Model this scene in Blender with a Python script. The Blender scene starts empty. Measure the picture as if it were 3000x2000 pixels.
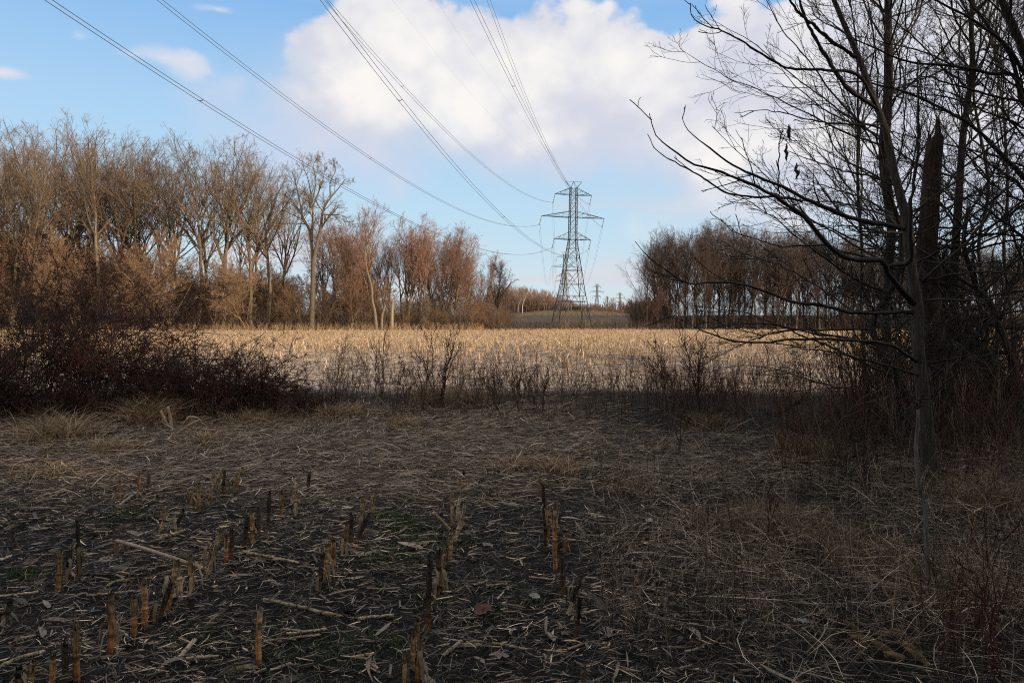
import bpy, math, random
import numpy as np
from mathutils import Vector
random.seed(7)
RNG = np.random.default_rng(11)
C = bpy.context.scene.collection
F = 2140.0; HOR = 935.0; EYE = 1.6            # photo-pixel focal length, horizon row, eye height

# ------------------------------------------------------------------ geometry core
def hgt(x, y):
    """ground height"""
    x = np.asarray(x, float); y = np.asarray(y, float)
    z = 0.018*np.sin(1.7*x+0.6*y+1)*np.sin(1.3*y-0.5*x) + 0.010*np.sin(5.1*x+2*y)*np.sin(4.3*y-1.7*x+2)
    z += 0.030*np.sin(2*math.pi*(x+0.45)/0.76+0.4*np.sin(y))*np.clip((8.5-y)/3, 0, 1)*0.35
    z += 0.10*np.exp(-((y-13.5)/1.8)**2)*(0.6+0.4*np.sin(.9*x))
    def ss(a, b, v):
        t = np.clip((v-a)/(b-a), 0, 1); return t*t*(3-2*t)
    px = x*2140/np.maximum(y, 1)+1500; z += 3.1*ss(240, 300, y) + 5.2*ss(300, 640, y)*(.3+.7*ss(1480, 1600, px)*ss(1880, 1720, px))
    z += 0.35*np.sin(x*.045+1)*np.sin(y*.03)*ss(40, 130, y)*0.5
    z += 14*ss(640, 2500, y)*0.2
    return z

def at(px, py, Y):
    return np.array([(px-1500)*Y/F, Y, EYE-(py-HOR)*Y/F])
def gnd(px, py):
    Y = EYE*F/(py-HOR); X = (px-1500)*Y/F
    for _ in range(6):
        Y = (EYE-float(hgt(X, Y)))*F/(py-HOR); X = (px-1500)*Y/F
    return np.array([X, Y, float(hgt(X, Y))])

class Acc:
    def __init__(s): s.v=[]; s.f=[]; s.c=[]; s.n=0
    def add(s, v, f, c):
        s.v.append(v); s.f.append(f+s.n); s.c.append(c); s.n += len(v)
    def tubes(s, P, R, col, sides=3, jag=0, cap=False):
        """P (N,K,3) centre lines, R (N,K) radii, col (3,) / (N,3) / (N,K,3)"""
        P = np.asarray(P, float); R = np.asarray(R, float)
        N, K, _ = P.shape
        if N == 0: return
        T = np.empty_like(P)
        T[:, 1:-1] = P[:, 2:]-P[:, :-2]; T[:, 0] = P[:, 1]-P[:, 0]; T[:, -1] = P[:, -1]-P[:, -2]
        T /= np.linalg.norm(T, axis=2, keepdims=True)+1e-9
        ref = np.zeros((N, 1, 3)); m = np.abs(T.mean(1)[:, 2]) > .7
        ref[m, 0, 0] = 1; ref[~m, 0, 2] = 1
        A = np.cross(T, ref); A /= np.linalg.norm(A, axis=2, keepdims=True)+1e-9
        B = np.cross(T, A)
        th = np.arange(sides)*2*math.pi/sides
        V = P[:, :, None, :] + R[:, :, None, None]*(np.cos(th)[None, None, :, None]*A[:, :, None, :] + np.sin(th)[None, None, :, None]*B[:, :, None, :])
        if jag:
            V[:, -1] += T[:, -1][:, None, :]*RNG.uniform(-jag, jag, (N, sides, 1))
        V = V.reshape(-1, 3)
        i = np.arange(N)[:, None, None]*K*sides; k = np.arange(K-1)[None, :, None]*sides; j = np.arange(sides)[None, None, :]; j2 = (j+1) % sides
        Fq = np.stack(np.broadcast_arrays(i+k+j, i+k+j2, i+k+sides+j2, i+k+sides+j), -1).reshape(-1, 4)
        s.add(V, Fq, s._col(col, N, K, sides))
        if cap and sides == 8:
            for e in (0, (K-1)*sides):
                q = np.array([[0,1,2,3],[0,3,4,7],[7,4,5,6]])
                s.f.append((np.arange(N)[:, None, None]*K*sides+e+q[None]).reshape(-1, 4)+s.n-len(V))
        if cap and sides == 4:
            for e in (0, (K-1)*sides):
                s.f.append((np.arange(N)[:, None]*K*sides+e+np.arange(4)[None]).reshape(-1, 4)+s.n-len(V))
    def _col(s, col, N, K, S):
        col = np.asarray(col, float)
        if col.ndim == 1: col = col[None, None, None]
        elif col.ndim == 2: col = col[:, None, None]
        else: col = col[:, :, None]
        return np.broadcast_to(col, (N, K, S, 3)).reshape(-1, 3)
    def ribbons(s, P, W, side, col):
        """P (N,K,3), W (N,K) half widths, side (N,3) unit"""
        N, K, _ = P.shape
        if N == 0: return
        V = np.stack([P-W[..., None]*side[:, None], P+W[..., None]*side[:, None]], 2).reshape(-1, 3)
        i = np.arange(N)[:, None]*K*2; k = np.arange(K-1)[None]*2
        b = i+k
        s.add(V, np.stack([b, b+1, b+3, b+2], -1).reshape(-1, 4), s._col(col, N, K, 2))
    def bar(s, a, b, w, col=(.1,.1,.1)):
        s.tubes(np.array([[a, b]], float), np.full((1, 2), w), col, 4, cap=True)
    def build(s, name, m, parent=None, smooth=True, loc=None):
        v = np.concatenate(s.v); f = np.concatenate(s.f); c = np.concatenate(s.c)
        me = bpy.data.meshes.new(name)
        me.vertices.add(len(v)); me.vertices.foreach_set('co', v.astype(np.float32).ravel())
        me.loops.add(f.size); me.loops.foreach_set('vertex_index', f.astype(np.int32).ravel())
        me.polygons.add(len(f)); me.polygons.foreach_set('loop_start', np.arange(len(f), dtype=np.int32)*4)
        me.update(calc_edges=True)
        a = me.color_attributes.new('Col', 'FLOAT_COLOR', 'POINT')
        a.data.foreach_set('color', np.concatenate([c, np.ones((len(c), 1))], 1).astype(np.float32).ravel())
        if not smooth: me.shade_flat()
        me.materials.append(m)
        o = bpy.data.objects.new(name, me); C.objects.link(o)
        if parent is not None: o.parent = parent
        if loc is not None: o.location = loc
        return o

def unit(v): return v/(np.linalg.norm(v, axis=-1, keepdims=True)+1e-9)

def grow(P, R, n, t0, t1, a0, a1, ln, up, wob, K, rmin, rk=.6, drift=(0,0,0), rng=RNG, lfun=None):
    """side branches on the centre lines P,R"""
    N, KP, _ = P.shape
    idx = np.repeat(np.arange(N), n); M = len(idx)
    t = rng.uniform(t0, t1, M)
    k = np.clip((t*(KP-1)).astype(int), 0, KP-2); fr = (t*(KP-1)-k)[:, None]
    b = P[idx, k]*(1-fr)+P[idx, k+1]*fr
    r = R[idx, k]*(1-fr[:, 0])+R[idx, k+1]*fr[:, 0]
    T = unit(P[idx, k+1]-P[idx, k])
    q = unit(np.cross(T, rng.normal(size=(M, 3))))
    a = np.radians(rng.uniform(a0, a1, M))[:, None]
    D = T*np.cos(a)+q*np.sin(a)
    PL = np.linalg.norm(np.diff(P, axis=1), axis=2).sum(1)[idx]
    L = (lfun(t, PL) if lfun else PL*ln*(1.15-.65*t))*rng.uniform(.65, 1.2, M)
    out = np.empty((M, K, 3)); out[:, 0] = b
    dr = np.array(drift)[None]
    for i in range(1, K):
        D = unit(D+np.array([0, 0, up])/(K-1)+dr/(K-1)+rng.normal(size=(M, 3))*wob)
        out[:, i] = out[:, i-1]+D*(L/(K-1))[:, None]
    r0 = np.maximum(r*rk, rmin*1.3)
    Rr = r0[:, None]*(1-np.linspace(0, 1, K)[None]*.75); Rr = np.maximum(Rr, rmin)
    return out, Rr

def catmull(pts, n=6):
    p = np.array(pts, float); p = np.vstack([2*p[0]-p[1], p, 2*p[-1]-p[-2]])
    o = []
    for i in range(1, len(p)-2):
        for k in range(n):
            t = k/n
            o.append(.5*((2*p[i])+(-p[i-1]+p[i+1])*t+(2*p[i-1]-5*p[i]+4*p[i+1]-p[i+2])*t*t+(-p[i-1]+3*p[i]-3*p[i+1]+p[i+2])*t**3))
    o.append(p[-2]); return np.array(o)

# ------------------------------------------------------------------ materials
def mat(name, tint=(1,1,1), rough=.85, nscale=20, namt=.5, bump=0.0, spec=.2, metal=0, stretch=(1,1,1), flatcol=None, objvar=0.0):
    m = bpy.data.materials.new(name); m.use_nodes = True; nt = m.node_tree; N = nt.nodes; L = nt.links
    b = N['Principled BSDF']; b.inputs['Roughness'].default_value = rough; b.inputs['Metallic'].default_value = metal
    b.inputs['Specular IOR Level'].default_value = spec
    tc = N.new('ShaderNodeTexCoord'); mp = N.new('ShaderNodeMapping'); mp.inputs['Scale'].default_value = stretch
    L.new(tc.outputs['Object'], mp.inputs[0])
    nz = N.new('ShaderNodeTexNoise'); nz.inputs['Scale'].default_value = nscale; nz.inputs['Detail'].default_value = 6; nz.inputs['Roughness'].default_value = .65
    L.new(mp.outputs[0], nz.inputs['Vector'])
    mr = N.new('ShaderNodeMapRange'); mr.inputs[1].default_value = .3; mr.inputs[2].default_value = .7
    mr.inputs[3].default_value = 1-namt; mr.inputs[4].default_value = 1+namt
    L.new(nz.outputs[0], mr.inputs[0])
    if flatcol is None:
        at_ = N.new('ShaderNodeAttribute'); at_.attribute_name = 'Col'; src = at_.outputs['Color']
    else:
        rg = N.new('ShaderNodeRGB'); rg.outputs[0].default_value = (*flatcol, 1); src = rg.outputs[0]
    v1 = N.new('ShaderNodeVectorMath'); v1.operation = 'SCALE'; L.new(src, v1.inputs[0]); L.new(mr.outputs[0], v1.inputs['Scale'])
    v2 = N.new('ShaderNodeVectorMath'); v2.operation = 'MULTIPLY'; L.new(v1.outputs[0], v2.inputs[0]); v2.inputs[1].default_value = tint
    last = v2.outputs[0]
    if objvar:
        oi = N.new('ShaderNodeObjectInfo'); m3 = N.new('ShaderNodeMapRange'); m3.inputs[3].default_value = 1-objvar; m3.inputs[4].default_value = 1+objvar
        L.new(oi.outputs['Random'], m3.inputs[0]); v3 = N.new('ShaderNodeVectorMath'); v3.operation = 'SCALE'
        L.new(last, v3.inputs[0]); L.new(m3.outputs[0], v3.inputs['Scale']); last = v3.outputs[0]
    L.new(last, b.inputs['Base Color'])
    if bump:
        bp = N.new('ShaderNodeBump'); bp.inputs['Strength'].default_value = bump; bp.inputs['Distance'].default_value = .03
        L.new(nz.outputs[0], bp.inputs['Height']); L.new(bp.outputs[0], b.inputs['Normal'])
    return m

M_ground = mat('earth', nscale=3.0, namt=.55, bump=.8, rough=.95)
M_bark = mat('bark', nscale=6, namt=.45, bump=.5, stretch=(3,3,.5), objvar=.25)
M_twig = mat('twig_bark', nscale=.35, namt=.30, rough=.8, objvar=.2)
M_nearbark = mat('near_bark', nscale=26, namt=.7, bump=1.0, stretch=(2.2,2.2,.28), rough=.85)
M_neartwig = mat('near_twig_bark', nscale=9, namt=.4, rough=.7, spec=.25)
M_cane = mat('cane', nscale=3, namt=.4, rough=.75)
M_straw = mat('straw', nscale=14, namt=.35, rough=.75)
M_stub = mat('cornstalk', nscale=30, namt=.55, stretch=(3,3,.35), bump=.5, rough=.6, spec=.35)
M_green = mat('green_blades', nscale=8, namt=.4, rough=.6)
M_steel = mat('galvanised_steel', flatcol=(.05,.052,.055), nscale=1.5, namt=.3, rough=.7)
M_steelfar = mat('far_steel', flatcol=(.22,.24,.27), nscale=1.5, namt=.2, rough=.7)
M_wire = mat('aluminium_cable', flatcol=(.08,.085,.095), nscale=1, namt=.1, rough=.6)
M_glass = mat('insulator_glaze', flatcol=(.16,.17,.18), nscale=9, namt=.2, rough=.3, spec=.5)
M_needle = mat('evergreen', flatcol=(.03,.045,.02), nscale=1, namt=.4)

# ------------------------------------------------------------------ tagging
def tag(o, label=None, cat=None, group=None, kind=None):
    if label: o['label'] = label
    if cat: o['category'] = cat
    if group: o['group'] = group
    if kind: o['kind'] = kind
    return o
def empty(name, loc, rz=0, sc=1, rx=0, ry=0):
    o = bpy.data.objects.new(name, None); C.objects.link(o)
    o.location = loc; o.rotation_euler = (rx, ry, rz); o.scale = (sc, sc, sc); o.empty_display_size = .3
    return o
KIDS = {}
def copy_tree(src, loc, rz, sc, name=None):
    r = empty(name or src.name.split('.')[0], loc, rz, sc)
    for ch in src.children:
        c = ch.copy(); C.objects.link(c); c.parent = r
    return r
ORD = ['first','second','third','fourth','fifth','sixth','seventh','eighth','ninth','tenth','eleventh','twelfth','thirteenth','fourteenth','fifteenth',
 'sixteenth','seventeenth','eighteenth','nineteenth','twentieth']
def ordn(i):
    if i < 20: return ORD[i]
    tens = ['twenty','thirty','forty','fifty','sixty'][(i+1)//10-2]
    return tens[:-1]+'ieth' if (i+1) % 10 == 0 else tens+'-'+ORD[(i+1) % 10-1]

# ------------------------------------------------------------------ world, sun, camera
SUN_AZ, SUN_EL = math.radians(116), math.radians(12.5)     # azimuth clockwise from the view direction (+Y)
sc = bpy.context.scene
w = bpy.data.worlds.new('World'); sc.world = w; w.use_nodes = True
nt = w.node_tree; N = nt.nodes; L = nt.links
bg = N['Background']; bg.inputs['Strength'].default_value = .1
def mth(op, a, b=None, c=None):
    n = N.new('ShaderNodeMath'); n.operation = op
    for i, x in enumerate((a, b, c)):
        if x is None: continue
        if isinstance(x, (int, float)): n.inputs[i].default_value = x
        else: L.new(x, n.inputs[i])
    return n.outputs[0]
def mix(f, a, b):
    n = N.new('ShaderNodeMix'); n.data_type = 'RGBA'
    if isinstance(f, (int, float)): n.inputs[0].default_value = f
    else: L.new(f, n.inputs[0])
    for i, x in ((6, a), (7, b)):
        if isinstance(x, tuple): n.inputs[i].default_value = (*x, 1)
        else: L.new(x, n.inputs[i])
    return n.outputs[2]
def sstep(x, a, b):
    n = N.new('ShaderNodeMapRange'); n.interpolation_type = 'SMOOTHSTEP'
    L.new(x, n.inputs[0]); n.inputs[1].default_value = a; n.inputs[2].default_value = b
    return n.outputs[0]
sky = N.new('ShaderNodeTexSky'); sky.sky_type = 'NISHITA'; sky.sun_disc = False
sky.sun_elevation = SUN_EL; sky.sun_rotation = SUN_AZ; sky.air_density = 1; sky.ozone_density = 2; sky.dust_density = .6
tc = N.new('ShaderNodeTexCoord'); sx = N.new('ShaderNodeSeparateXYZ'); L.new(tc.outputs['Generated'], sx.inputs[0])
X_, Y_, Z_ = sx.outputs
az = mth('ARCTAN2', X_, Y_); el = mth('ARCSINE', Z_)
def dirang(px, py):
    u = (px-1500)/F; v = (HOR-py)/F; a = math.atan(u); return a, math.atan(v*math.cos(a))
ramp = N.new('ShaderNodeValToRGB'); cr = ramp.color_ramp
L.new(mth('DIVIDE', el, 1.5708), ramp.inputs[0])
stops = [(0,(.72,.82,.86)),(.035,(.66,.82,.92)),(.09,(.55,.78,.955)),(.17,(.43,.69,.955)),(.25,(.28,.54,.92)),(.34,(.54,.68,.88)),(.5,(.70,.74,.80)),(1,(.76,.76,.79))]
cr.elements[0].position = 0; cr.elements[0].color = (*stops[0][1], 1); cr.elements[1].position = 1; cr.elements[1].color = (*stops[-1][1], 1)
for p, c in stops[1:-1]:
    e = cr.elements.new(p); e.color = (*c, 1)
# noise in angular space
cv = N.new('ShaderNodeCombineXYZ'); L.new(az, cv.inputs[0]); L.new(mth('MULTIPLY', el, 1.25), cv.inputs[1])
def noise(scale, detail, rough=.55, off=0, vec=None):
    n = N.new('ShaderNodeTexNoise'); n.inputs['Scale'].default_value = scale; n.inputs['Detail'].default_value = detail; n.inputs['Roughness'].default_value = rough
    mp = N.new('ShaderNodeMapping'); mp.inputs['Location'].default_value = (off, off*.7, off*.3)
    L.new(vec or cv.outputs[0], mp.inputs[0]); L.new(mp.outputs[0], n.inputs['Vector']); return n.outputs[0]
nA = noise(5.5, 8, .55, 3.1); nB = noise(16, 6, .6, 7.7); nC = noise(3, 4, .5, 1.2)
def voro(scale, off):
    n = N.new('ShaderNodeTexVoronoi'); n.feature = 'SMOOTH_F1'; n.inputs['Scale'].default_value = scale; n.inputs['Smoothness'].default_value = .35
    mp = N.new('ShaderNodeMapping'); mp.inputs['Location'].default_value = (off, off*.4, 0)
    wv = N.new('ShaderNodeVectorMath'); wv.operation = 'ADD'; wn = N.new('ShaderNodeTexNoise'); wn.inputs['Scale'].default_value = 14; wn.inputs['Detail'].default_value = 4
    L.new(cv.outputs[0], wn.inputs['Vector']); ws = N.new('ShaderNodeVectorMath'); ws.operation = 'SCALE'; ws.inputs['Scale'].default_value = .05; L.new(wn.outputs['Color'], ws.inputs[0])
    L.new(cv.outputs[0], wv.inputs[0]); L.new(ws.outputs[0], wv.inputs[1]); L.new(wv.outputs[0], mp.inputs[0]); L.new(mp.outputs[0], n.inputs['Vector']); return n.outputs['Distance']
v1_ = voro(9, 2.2); v2_ = voro(24, 5.1)
puff = mth('ADD', mth('MULTIPLY', mth('SUBTRACT', .42, v1_), .75), mth('MULTIPLY', mth('SUBTRACT', .42, v2_), .30))
nsum = mth('ADD', mth('ADD', mth('MULTIPLY', mth('SUBTRACT', nA, .5), 1.5), mth('MULTIPLY', mth('SUBTRACT', nB, .5), .6)), puff)
def blob(px, py, rx, ry):
    a, e = dirang(px, py)
    dx = mth('DIVIDE', mth('SUBTRACT', az, a), rx/F); dy = mth('DIVIDE', mth('SUBTRACT', el, e), ry/F)
    return mth('SUBTRACT', 1, mth('SQRT', mth('ADD', mth('MULTIPLY', dx, dx), mth('MULTIPLY', dy, dy))))
def smax(vals):
    o = vals[0]
    for v in vals[1:]: o = mth('SMOOTH_MAX', o, v, .12)
    return o
big = smax([blob(1120,225,330,240), blob(1330,190,330,200), blob(1560,250,330,230), blob(1780,260,300,225), blob(1960,290,330,215), blob(2220,320,400,270), blob(2650,330,600,330), blob(1080,320,260,100), blob(1250,110,170,120), blob(1730,150,150,105), blob(1890,175,130,100), blob(2060,190,140,110)])
f = mth('ADD', mth('ADD', mth('MULTIPLY', big, 1.15), .05), mth('MULTIPLY', nsum, .62))
hard = sstep(f, .04, .20); soft = sstep(f, -.5, .7)
hi = sstep(mth('ADD', el, mth('MULTIPLY', mth('MINIMUM', az, 0), .22)), math.radians(11.5), math.radians(18.5))            # crisp tops, soft bases
big_m = mth('ADD', mth('MULTIPLY', hard, hi), mth('MULTIPLY', soft, mth('SUBTRACT', 1, hi)))
low = smax([blob(1000,400,460,190), blob(2000,440,620,110), blob(1500,410,400,90)])
low_m = mth('MULTIPLY', sstep(mth('ADD', low, mth('MULTIPLY', nsum, .8)), -.25, .85), .62)
small = smax([blob(480,172,110,34), blob(390,160,110,30), blob(230,105,50,30), blob(5,212,50,16), blob(640,28,55,14), blob(2150,5,60,26)])
small_m = mth('MULTIPLY', sstep(mth('ADD', small, mth('MULTIPLY', nsum, 1.9)), -.1, 1.1), .75)
# thin streaks low on the horizon
cs = N.new('ShaderNodeCombineXYZ'); L.new(az, cs.inputs[0]); L.new(mth('MULTIPLY', el, 7), cs.inputs[1])
nS = noise(4.5, 6, .55, 5, cs.outputs[0])
st_m = mth('MULTIPLY', mth('MULTIPLY', sstep(nS, .50, .68), mth('SUBTRACT', 1, sstep(el, .11, .19))), .75)
st_col = mix(noise(9, 3), (.62,.63,.74), (.82,.76,.76))
# cloud shading: bright tops to the left, lavender grey below and right
lit = mth('ADD', mth('ADD', mth('MULTIPLY', mth('SUBTRACT', nA, .42), 1.1), mth('MULTIPLY', puff, 1.3)), mth('MULTIPLY', mth('SUBTRACT', nB, .5), .9))
core = smax([blob(1290,200,360,220), blob(1330,290,230,120), blob(1750,160,330,120), blob(2200,430,380,80)])
lit = mth('ADD', lit, mth('MULTIPLY', sstep(core, -.5, .9), .75))
lit = mth('ADD', lit, mth('MULTIPLY', sstep(el, math.radians(8.5), math.radians(17)), .22))
cl_col = mix(sstep(lit, .0, 1.15), (.66,.68,.78), (.965,.94,.905))
c0 = ramp.outputs[0]
ns = N.new('ShaderNodeVectorMath'); ns.operation = 'SCALE'; L.new(sky.outputs[0], ns.inputs[0]); ns.inputs['Scale'].default_value = .1
c0 = mix(.12, c0, ns.outputs[0])
c1 = mix(st_m, c0, st_col)
c1 = mix(low_m, c1, (.66,.67,.83))
c1 = mix(small_m, c1, (.85,.80,.83))
c1 = mix(big_m, c1, cl_col)
# duller, darker sky behind the viewer and a dark ground half
back = sstep(Y_, -.25, .45)
c2 = mix(back, (.66,.62,.59), c1)
c2 = mix(sstep(Z_, -.03, -.005), (.06,.05,.04), c2)
vs = N.new('ShaderNodeVectorMath'); vs.operation = 'SCALE'; vs.inputs['Scale'].default_value = 10; L.new(c2, vs.inputs[0])
L.new(vs.outputs[0], bg.inputs['Color'])
w.cycles.sampling_method = 'MANUAL'; w.cycles.sample_map_resolution = 1024

sd = bpy.data.lights.new('sun', 'SUN'); sd.energy = 5; sd.angle = math.radians(.53); sd.color = (1, .745, .49)
so = bpy.data.objects.new('sun', sd); C.objects.link(so)
to_sun = Vector((math.sin(SUN_AZ)*math.cos(SUN_EL), math.cos(SUN_AZ)*math.cos(SUN_EL), math.sin(SUN_EL)))
so.rotation_euler = to_sun.to_track_quat('Z', 'Y').to_euler(); so.location = (60, -40, 30)

cd = bpy.data.cameras.new('camera'); cam = bpy.data.objects.new('camera', cd); C.objects.link(cam); sc.camera = cam
cam.location = (0, 0, EYE); cam.rotation_euler = (math.radians(90), 0, 0)
cd.sensor_width = 36; cd.lens = 36*F/3000; cd.shift_y = -(1000-HOR)/3000; cd.clip_end = 8000; cd.clip_start = .05
sc.view_settings.view_transform = 'Standard'; sc.view_settings.look = 'None'; sc.view_settings.exposure = 0
sc.cycles.filter_width = 1.1; sc.cycles.use_denoising = False; sc.cycles.sample_clamp_indirect = 3; sc.cycles.max_bounces = 4; sc.cycles.diffuse_bounces = 2

# ------------------------------------------------------------------ ground
def axis(parts):
    o = []
    for a, b, n in parts: o += list(np.linspace(a, b, n, endpoint=False))
    return np.array(o+[parts[-1][1]])
gy = axis([(-300,-60,6),(-60,0,12),(0,2.4,6),(2.4,9,110),(9,18,75),(18,45,80),(45,110,60),(110,320,70),(320,700,50),(700,5000,12)])
xr = axis([(0,7,110),(7,16,60),(16,60,50),(60,250,40),(250,5000,14)])
gx = np.concatenate([-xr[::-1], xr[1:]])
GX, GY = np.meshgrid(gx, gy); nx_, ny_ = len(gx), len(gy)
GZ = hgt(GX, GY)+(RNG.normal(size=GX.shape)*.008)*(GY < 20)*(GY > 0)
V = np.stack([GX, GY, GZ], -1).reshape(-1, 3)
ii = np.arange(nx_-1)[None]+np.arange(ny_-1)[:, None]*nx_
Fq = np.stack([ii, ii+1, ii+1+nx_, ii+nx_], -1).reshape(-1, 4)
def vnoise(x, y, s, seed=0):
    r = np.random.default_rng(seed); o = 0
    for _ in range(6):
        a = r.uniform(0, 6.28); k = s*r.uniform(.5, 1.8); o = o+np.sin((x*math.cos(a)+y*math.sin(a))*k+r.uniform(0, 6.28))
    return o/6
def S(a, b, v):
    t = np.clip((v-a)/(b-a), 0, 1); return t*t*(3-2*t)
def matmask(x, y):            # the matted pale straw left of centre
    n = vnoise(x, y, 1.3, 5)*1.2
    return S(6.0, 7.4, y+n*.7)*S(14.3, 12.3, y+n*.5)*S(2.2, -.6, x+n*.6-(y-8)*.10)
def gcol(x, y):
    n = vnoise(x, y, 2.2, 1)[..., None]; n2 = vnoise(x, y, .35, 2)[..., None]
    def c(*a): return np.array(a)
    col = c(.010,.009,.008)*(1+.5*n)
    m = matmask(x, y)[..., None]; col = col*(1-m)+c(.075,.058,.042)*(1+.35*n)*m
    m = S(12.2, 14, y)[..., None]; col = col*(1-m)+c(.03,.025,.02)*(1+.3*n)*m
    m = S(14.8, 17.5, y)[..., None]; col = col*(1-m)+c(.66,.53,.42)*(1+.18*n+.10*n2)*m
    m = (S(30, 44, y)*.55)[..., None]; col = col*(1-m)+c(.62,.50,.37)*m
    m = (S(.15, .8, n2[..., 0])*S(19, 24, y)*S(60, 40, y))[..., None]*.75; col = col*(1-m)+c(.22,.19,.15)*m
    m = S(96, 101, y)[..., None]; col = col*(1-m)+c(.16,.115,.085)*(1+.3*n)*m
    m = S(225, 250, y)[..., None]; col = col*(1-m)+c(.10,.078,.06)*(1+.4*n)*m
    m = S(296, 306, y)[..., None]; pxx = (x*F/np.maximum(y, 1)+1500)[..., None]; gm = S(1440, 1500, pxx)*S(1960, 1880, pxx); col = col*(1-m)+(c(.15,.13,.085)*(1+.4*n)*gm+c(.07,.055,.045)*(1-gm))*(1+.15*n2)*m
    return np.clip(col, .004, 1)
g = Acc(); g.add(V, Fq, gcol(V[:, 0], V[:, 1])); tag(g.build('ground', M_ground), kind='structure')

# unseen leaf mass added behind the viewer, heights shaped to shade the near field
def tri_cloud(n, lo, hi, size, hfun):
    c = RNG.uniform(lo, hi, (n, 3)); c[:, 2] *= hfun(c[:, 0]); a = unit(RNG.normal(size=(n, 3)))*size; b = unit(np.cross(a, RNG.normal(size=(n, 3))))*size
    return np.stack([c-a-b, c+a-b, c+a+b, c-a+b], 1).reshape(-1, 3), np.arange(n*4).reshape(-1, 4)
a_ = Acc(); wob_ = lambda x: 1.4*np.sin(x*.35)+1.0*np.sin(x*.9+1)+.8*np.sin(x*2.1)
for n__, top_ in ((24000, lambda x: np.where(x < 58, 17.5, np.where(x < 64, 13.0, 8.8))+wob_(x)), (900, lambda x: 22+wob_(x))):
    v, fq = tri_cloud(n__, (-60, -22, 0), (190, -11, 1), .42, top_); a_.add(v, fq, np.tile([.03,.045,.02], (len(v), 1)))
tag(a_.build('shade_wood', M_needle), 'unseen evergreen wood added behind the viewer to shade the near field', 'woodland', kind='stuff')

# ------------------------------------------------------------------ bare trees (far)
def trunk_line(H, K, lean, wob, rng, start=(0, 0, 0)):
    P = np.zeros((1, K, 3)); P[0, 0] = start; d = unit(np.array([lean[0], lean[1], 1.0]))
    for i in range(1, K):
        d = unit(d+rng.normal(size=3)*wob*np.array([1, 1, .3])+np.array([0, 0, .06])); P[0, i] = P[0, i-1]+d*H/(K-1)
    return P
def make_tree(name, seed, H=20, R=.24, fork=.4, n1=11, a1=(22, 45), n2=7, n3=5, n4=5, lean=(0, 0), wob=.05, stems=1, tcol=(.17,.14,.105), ccol=(.13,.105,.078), tw=(.25,.185,.13), r4=.0052, spread=1.0, up=.6, th=.76, low=0):
    rng = np.random.default_rng(seed); root = empty(name, (0, 0, -500)); tr = Acc(); cr_ = Acc()
    for s_ in range(stems):
        le = (lean[0]+(rng.uniform(-.3, .3) if stems > 1 else 0), lean[1]+(rng.uniform(-.2, .2) if stems > 1 else 0))
        h = H*th*rng.uniform(.85, 1)
        P = trunk_line(h, 14, le, wob, rng, (rng.normal()*.3*(stems > 1), rng.normal()*.3*(stems > 1), -.1))
        Rr = (R/math.sqrt(stems)*(1-np.linspace(0, 1, 14)**1.15*.93))[None]; Rr[0, 0] *= 1.35
        tr.tubes(P, Rr, tcol, 8)
        m1 = max(4, int(n1/stems**.6))
        LP, LR = grow(P, Rr, m1, fork, .97, a1[0], a1[1], 1, up, .10, 9, .02, .62, rng=rng, lfun=lambda t, PL: PL/th*.78*((1.02-t)*.62+.27)*spread)
        LR *= 1.25
        if low:
            P2, R2 = grow(P, Rr, low, .12, fork, 50, 85, 1, .25, .14, 9, .015, .3, rng=rng, lfun=lambda t, PL: PL*.2)
            LP = np.concatenate([LP, P2]); LR = np.concatenate([LR, R2])
        cr_.tubes(LP, LR, ccol, 5)
        A, AR = grow(LP, LR, n2, .15, 1, 20, 55, .52, up*.6, .13, 7, .010, .55, rng=rng); cr_.tubes(A, AR, ccol, 4)
        B, BR = grow(A, AR, n3, .12, 1, 20, 60, .50, up*.4, .13, 5, .0068, .6, rng=rng); cr_.tubes(B, BR, np.array(tw), 3)
        tc_ = np.array(tw)*rng.uniform(.75, 1.25, (len(B)*n4, 1))
        D, DR = grow(B, BR, n4, .1, 1, 20, 60, .62, up*.3, .10, 4, r4, .6, rng=rng); cr_.tubes(D, DR, tc_, 3)
    tr.build('trunk', M_bark, root); cr_.build('crown', M_twig, root)
    root['H'] = H
    return root
def retire(protos):
    for p in protos:
        for ch in list(p.children): bpy.data.objects.remove(ch)
        bpy.data.objects.remove(p)
TALL = [make_tree('bare_tree', 100+i, fork=[.38,.48,.33,.45,.4][i], stems=[1,1,2,1,3][i], lean=[(.03,0),(-.06,0),(0,0),(.08,0),(0,0)][i], n1=[13,12,15,13,17][i], wob=.06, low=3, spread=[1,1.1,1,1.15,1][i]) for i in range(5)]
RED = [make_tree('red_maple', 200+i, fork=.22, n1=20, a1=(12, 34), R=.2, n2=7, n3=5, n4=5, stems=[1,2,1][i], tw=[(.36,.18,.13),(.32,.19,.14),(.36,.21,.155)][i], ccol=(.22,.155,.12), tcol=(.17,.13,.10), spread=.95, up=.8) for i in range(3)]
YOUNG = [make_tree('young_tree', 300+i, H=10, R=.09, fork=.12, n1=20, a1=(25, 60), n2=7, n3=6, n4=5, stems=[2,3,2][i], tw=[(.29,.195,.13),(.25,.155,.10),(.31,.22,.15)][i], ccol=(.19,.135,.09), tcol=(.19,.14,.10), spread=.95, up=.45, r4=.0075, wob=.09) for i in range(3)]
DARK = [make_tree('bare_tree', 400+i, fork=[.33,.26,.36][i], n1=20, a1=(12, 34), R=.18, n4=6, stems=[1,2,1][i], tcol=(.12,.10,.085), ccol=(.085,.068,.056), tw=[(.12,.095,.08),(.14,.105,.085),(.11,.09,.075)][i], spread=1.0, up=.8) for i in range(3)]
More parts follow.
